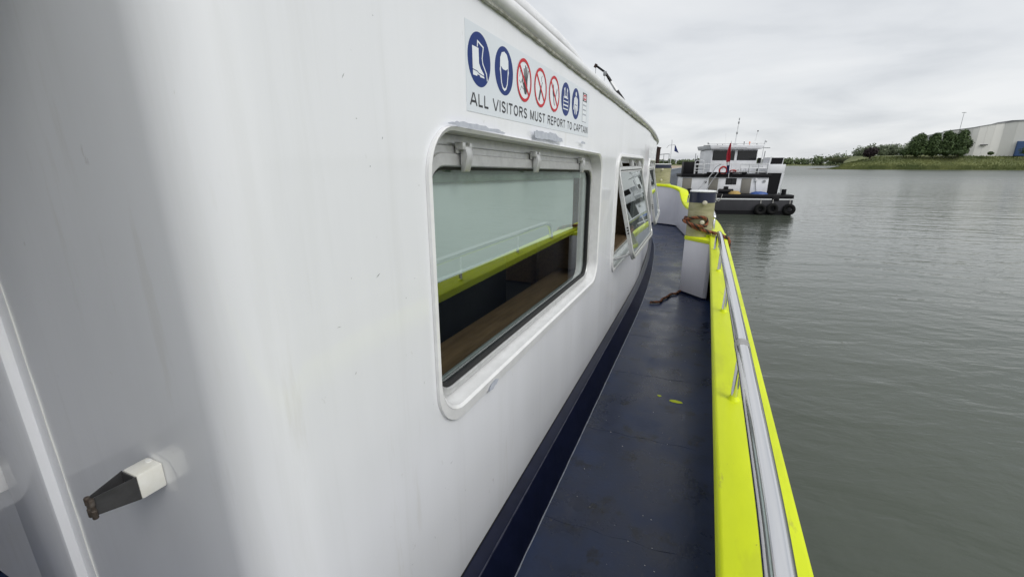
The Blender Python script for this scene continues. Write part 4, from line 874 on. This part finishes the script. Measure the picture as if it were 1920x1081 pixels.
for x in (-4.3, -3.78): cpart('gantry_post', 'metal_grey', lambda b: b.tube([(x, 50.0, .0), (x, 50.0, 2.6)], .03, 6), ga)
cpart('gantry_shelf', 'metal_grey', lambda b: b.box(-4.7, -3.76, 49.9, 50.1, 1.92, 1.97), ga)
fp = empty('bow_flagpole', (-3.6, 50, .1)); tag(fp, 'thin pole with a small dark blue flag behind the bow bollard', 'flagpole')
mb = MB(); mb.tube([(0, 0, -.3), (-.02, 0, 3.9)], .035, 8); mb.build('pole', 'rail_white', fp)
mb = MB(); mb.tube([(-.5, 0, 3.1), (-.3, 0, 3.35), (.3, 0, 3.4)], .02, 6); mb.build('yard', 'metal_grey', fp)
mb = MB(); mb.loft([[(.28 + .10 * k + .35 * t * k, .04 * math.sin(3 * k + 5 * t), 3.4 - .62 * t - .1 * k + (-.1 * k * t)) for k in (0, .33, .66, 1)] for t in [i / 6 for i in range(7)]]); mb.build('flag_cloth', 'flag_blue', fp)

# crane whose jib shows above the cabin roof
ck = empty('deck_crane', (-7.0, 52.0, .1)); tag(ck, 'black and white banded crane jib rising above the cabin roof', 'crane')
mb = MB(); mb.cyl(0, 0, 0, 5.2, .4, n=16); mb.build('column', 'metal_grey', ck)
mb = MB(); J = [Vector(p) for p in ((0, 0, 5.0), (-2.6, 0, 8.65), (-3.65, 0, 10.0), (-4.35, 0, 11.1), (-5.4, 0, 11.85))]
bo2 = MB(); bo2.tube([J[0], J[1]], .22, 4); bo2.build('boom', 'barge_black', ck, smooth=False)
for k in range(5):
    a_ = J[1].lerp(J[3], k / 5); b_ = J[1].lerp(J[3], (k + 1) / 5); mb = MB(); mb.tube([a_, b_], .20 - .015 * k, 4); mb.build('jib_section', 'barge_black' if k in (0, 1, 3, 4) and k != 1 else 'rail_white', ck, smooth=False)
mb = MB(); mb.tube([J[3], J[4]], .11, 4); mb.build('jib_tip', 'barge_black', ck, smooth=False)
mb = MB(); mb.box(J[3].x - .18, J[3].x + .18, -.15, .15, J[3].z - .35, J[3].z + .1); mb.build('jib_knuckle', 'metal_grey', ck, bevel=.04)
mb = MB(); mb.tube([J[4] + Vector((.05, 0, .15)), J[4] + Vector((-.12, 0, -.2))], .16, 8); mb.build('jib_head', 'rusty_pipe', ck)
mb = MB(); mb.tube([J[4], J[4] + Vector((0, 0, -1.7))], .03, 5); mb.build('hoist_wire', 'metal_grey', ck)
mb = MB(); mb.tube([J[3], J[3] + Vector((-.1, 0, -1.5)), J[1] + Vector((-.3, 0, .4))], .02, 5); mb.build('hydraulic_hose', 'metal_grey', ck)

# ================================================================== vegetation and building on the banks
def crown(mb, c, rx, ry, rz, n, s, mi=0, hollow=.35, lean=(0, 0)):
    c = Vector(c)
    for _ in range(n):
        while True:
            p = Vector((random.uniform(-1, 1), random.uniform(-1, 1), random.uniform(-1, 1)))
            l = p.length
            if hollow < l < 1: break
        k = 1 + .48 * mnoise.noise(p.normalized() * 2.3 + c * .37)
        q = Vector((p.x * rx * k, p.y * ry * k, p.z * rz * k)); q.x += lean[0] * q.z; cc = c + q
        nrm = (p + Vector((random.uniform(-1, 1), random.uniform(-1, 1), random.uniform(-.4, 1))) * .9).normalized()
        u = nrm.orthogonal().normalized(); u = Matrix.Rotation(random.random() * 6.28, 3, nrm) @ u; v = nrm.cross(u); z_ = s * random.uniform(.5, 1.2)
        mb.add([cc + u * z_, cc + v * z_ * .8 - u * z_ * .3, cc - u * z_ * .7 - v * z_ * .5], [(0, 1, 2)], mi)
def tree(name, x, y, z, h, wdt, leaf, label, cat, n=900, s=.55, bole=.18, group=None, lobes=None):
    t_ = empty(name, (x, y, z)); tag(t_, label, cat, group)
    mb = MB(); mb.tube([(0, 0, -.6), (.1, 0, h * .35), (0, .1, h * .85)], .3, 8, rr=[wdt * .05, wdt * .035, wdt * .01])
    for k in range(6):
        a = k * 2.4; z0 = h * (.25 + .09 * k); mb.tube([(0, 0, z0), (math.cos(a) * wdt * .28, math.sin(a) * wdt * .28, z0 + h * .16)], .1, 5, rr=[wdt * .018, wdt * .006])
    mb.build('trunk', 'bark', t_)
    mb = MB()
    for (cx, cy, cz, rx, rz_, k) in lobes or [(0, 0, h * (bole + (1 - bole) / 2), wdt / 2, h * (1 - bole) / 2, 1)]:
        crown(mb, (cx, cy, cz), rx, rx, rz_, int(n * k), s)
    mb.build('crown', leaf, t_, smooth=False, fix=False); return t_
random.seed(21)
def plobes(h, w_, q=.9):
    w_ *= q; return [(0, 0, h * .36, w_ * .52, h * .40, .5), (0, -1, h * .12, w_ * .46, h * .14, .25), (random.uniform(-1, 1), 0, h * .66, w_ * .44, h * .30, .35), (random.uniform(-1, 1), 0, h * .86, w_ * .26, h * .16, .15), (-w_ * .3, -1, h * .3, w_ * .3, h * .25, .15), (w_ * .3, -1, h * .42, w_ * .28, h * .26, .15)]
for x, h, w_, lab in ((114.5, 12.2, 10.0, 'leafy green tree before the pale hall, leftmost of four'), (121.0, 12.4, 8.0, 'slim green tree before the pale hall, second from the left'), (127.6, 13.4, 9.4, 'leafy green tree before the pale hall, third from the left'), (133.6, 13.8, 9.2, 'tall green tree nearest the bare hall wall, rightmost of four')):
    tree('bank_tree', x, 348, 6.8, h, w_, 'leaf_poplar', lab, 'tree', 3000, .62, group='trees in front of the pale hall', lobes=plobes(h, w_))
tree('copper_tree', 91.5, 346, 5.2, 6.4, 8.0, 'leaf_copper', 'dark copper leaved tree at the low end of the bank', 'tree', 1300, .6, lobes=[(0, 0, 3.6, 3.6, 2.8, .7), (-1.5, 0, 2.6, 2.6, 2.2, .3), (1.5, 0, 4.2, 2.2, 2.0, .3)])
for x, y, h, w_, lab in ((122, 344, 3.6, 5, 'round green bush at the foot of the middle bank trees'), (131, 342, 2.6, 8, 'low wide bush below the rightmost bank tree'), (162, 343, 4.2, 9, 'bushy shrub before the blue door'), (108, 347, 3.4, 5, 'bush left of the four bank trees'), (146, 344, 1.6, 2.4, 'small bush at the foot of the pale hall wall')):
    tree('bush', x, y, 6.6, h, w_, 'leaf_bush', lab, 'bush', 700, .5, bole=.05, group='bushes along the bank')
mb = MB()
for i in range(26):
    x = lerp(109, 146, random.random()); y = random.uniform(425, 455); h = random.uniform(5, 8) + (x - 109) * .09; crown(mb, (x, y, 7.5 + h * .5), random.uniform(3, 5), 4, h * .55, 300, .8)
tag(mb.build('willow_row', 'leaf_willow', smooth=False, fix=False), 'grey green row of willows behind the river bank', 'trees', kind='stuff')
mb = MB()
for i in range(240):
    x = lerp(-620, 330, i / 239) + random.uniform(-8, 8); hx = interp([(-620, 9), (40, 10), (150, 12), (230, 18), (330, 22)], x); h = hx * random.uniform(.75, 1.25)
    y = 1015 + random.uniform(0, 40) + max(0, (x - 200) * .4) + max(0, -x * .12); crown(mb, (x, y, 1 + h * .45), random.uniform(6, 11), 8, h * .55, 110, 2.2)
tag(mb.build('far_wood', 'leaf_far', smooth=False, fix=False), 'low band of woodland along the far shore', 'wood', kind='stuff')
# reeds on the bank slope
mb = MB(); random.seed(31)
P_ = [(Vector(a), Vector(b)) for a, b in zip(bank_rows[1], bank_rows[5])]
P_ = [q for q in P_ if q[0].x < 260]
for i in range(15000):
    k = random.random() * (len(P_) - 1.01); j = int(k); f = k - j; t = random.random() ** 1.3; s0 = P_[j][0].lerp(P_[j + 1][0], f); s1 = P_[j][1].lerp(P_[j + 1][1], f)
    rw = [Vector(bank_rows[r_][j]).lerp(Vector(bank_rows[r_][j + 1]), f) for r_ in (1, 2, 3, 4, 5)]; tt = t * 4; q = min(3, int(tt)); b0 = rw[q].lerp(rw[q + 1], tt - q)
    h = (2.3 if t < .35 else 1.0) * random.uniform(.6, 1.3) * (.4 + .9 * abs(mnoise.noise(b0 * .11))) * min(1, max(.25, (b0.x - 66) / 22)); wv = random.uniform(.12, .35); a = random.uniform(-.5, .5)
    mb.add([b0 + Vector((-wv, 0, -.1)), b0 + Vector((wv, random.uniform(-.2, .2), -.1)), b0 + Vector((a * h * .5, random.uniform(-.3, .1), h))], [(0, 1, 2)])
tag(mb.build('reeds', 'reed', smooth=False, fix=False), 'green reeds and rough grass covering the river bank slope', 'reeds', kind='stuff')

hall = empty('industrial_hall', (140, 362, 7)); tag(hall, 'large pale panelled hall on top of the river bank', 'building')
top = [(112, 19.0), (124, 19.6), (132, 20.8), (139, 21.6), (146, 23.2), (158, 24.6), (170, 25.0), (200, 25.4)]
pln = [(130, 364), (133, 360), (136.5, 357), (139.5, 353.5), (142, 353), (149, 354), (153.5, 355.4), (158, 353.6), (164, 352.5), (172, 353), (200, 356)]
for (x0, y0), (x1, y1) in zip(pln, pln[1:]):
    n_ = max(1, round(abs(x1 - x0) / 4.2))
    for i in range(n_):
        a, b = i / n_ + .004, (i + 1) / n_ - .004; X0, Y0, X1, Y1 = lerp(x0, x1, a), lerp(y0, y1, a), lerp(x0, x1, b), lerp(y0, y1, b)
        mb = MB(); mb.hexa([(X0 - 140, Y0 - 362, -1), (X1 - 140, Y1 - 362, -1), (X1 - 140, Y1 - 361.7, -1), (X0 - 140, Y0 - 361.7, -1)], [(X0 - 140, Y0 - 362, interp(top, X0) - 7), (X1 - 140, Y1 - 362, interp(top, X1) - 7), (X1 - 140, Y1 - 361.7, interp(top, X1) - 7), (X0 - 140, Y0 - 361.7, interp(top, X0) - 7)]); mb.build('wall_panel', 'cladding', hall, smooth=False)
mb = MB(); mb.hexa([(x - 140, y - 361.5, -1) for x, y in pln] + [(60, 60, -1), (-4, 60, -1)], [(x - 140, y - 361.5, interp(top, x) - 7.05) for x, y in pln] + [(60, 60, 18), (-4, 60, 13)]); mb.build('core', 'cladding_edge', hall, smooth=False)
for (x0, y0), (x1, y1) in zip(pln, pln[1:]):
    mb = MB(); mb.hexa([(x0 - 140, y0 - 362.25, interp(top, x0) - 7.0), (x1 - 140, y1 - 362.25, interp(top, x1) - 7.0), (x1 - 140, y1 - 361.6, interp(top, x1) - 7.0), (x0 - 140, y0 - 361.6, interp(top, x0) - 7.0)], [(x0 - 140, y0 - 362.25, interp(top, x0) - 6.6), (x1 - 140, y1 - 362.25, interp(top, x1) - 6.6), (x1 - 140, y1 - 361.6, interp(top, x1) - 6.6), (x0 - 140, y0 - 361.6, interp(top, x0) - 6.6)]); mb.build('roof_flashing', 'cladding_edge', hall, smooth=False)
mb = MB(); mb.box(19.5, 27, -10.2, -9.2, -1, 7.0); dr_ = mb.build('roller_shutter', 'shutter_blue', hall, smooth=False)
for i in range(8): mb = MB(); mb.box(19.6, 26.9, -10.3, -10.2, -.9 + i * .98, -.3 + i * .98); mb.build('slat', 'shutter_blue', dr_, smooth=False)
mb = MB(); mb.hexa([(13, -4, 17.2), (40, -4, 17.9), (40, 10, 17.9), (13, 10, 17.2)], [(17, -4, 18.6), (40, -4, 19.2), (40, 10, 19.2), (17, 10, 18.6)]); mb.build('roof_unit', 'roof_dark', hall, smooth=False)
mb = MB(); mb.box(4.3, 7.4, -9.4, -8.6, 5.0, 5.5); mb.build('wall_lamp', 'roof_dark', hall)
fm = empty('lamp_mast', (137, 361, 7)); tag(fm, 'thin grey mast standing behind the roof of the pale hall', 'mast')
mb = MB(); mb.tube([(0, 2, 0), (0, 2, 24)], .14, 8, rr=[.2, .1]); mb.build('pole', 'metal_grey', fm)
mb = MB(); mb.box(-1.0, 1.0, 1.9, 2.1, 23.9, 24.2); mb.build('lamp_head', 'metal_grey', fm)
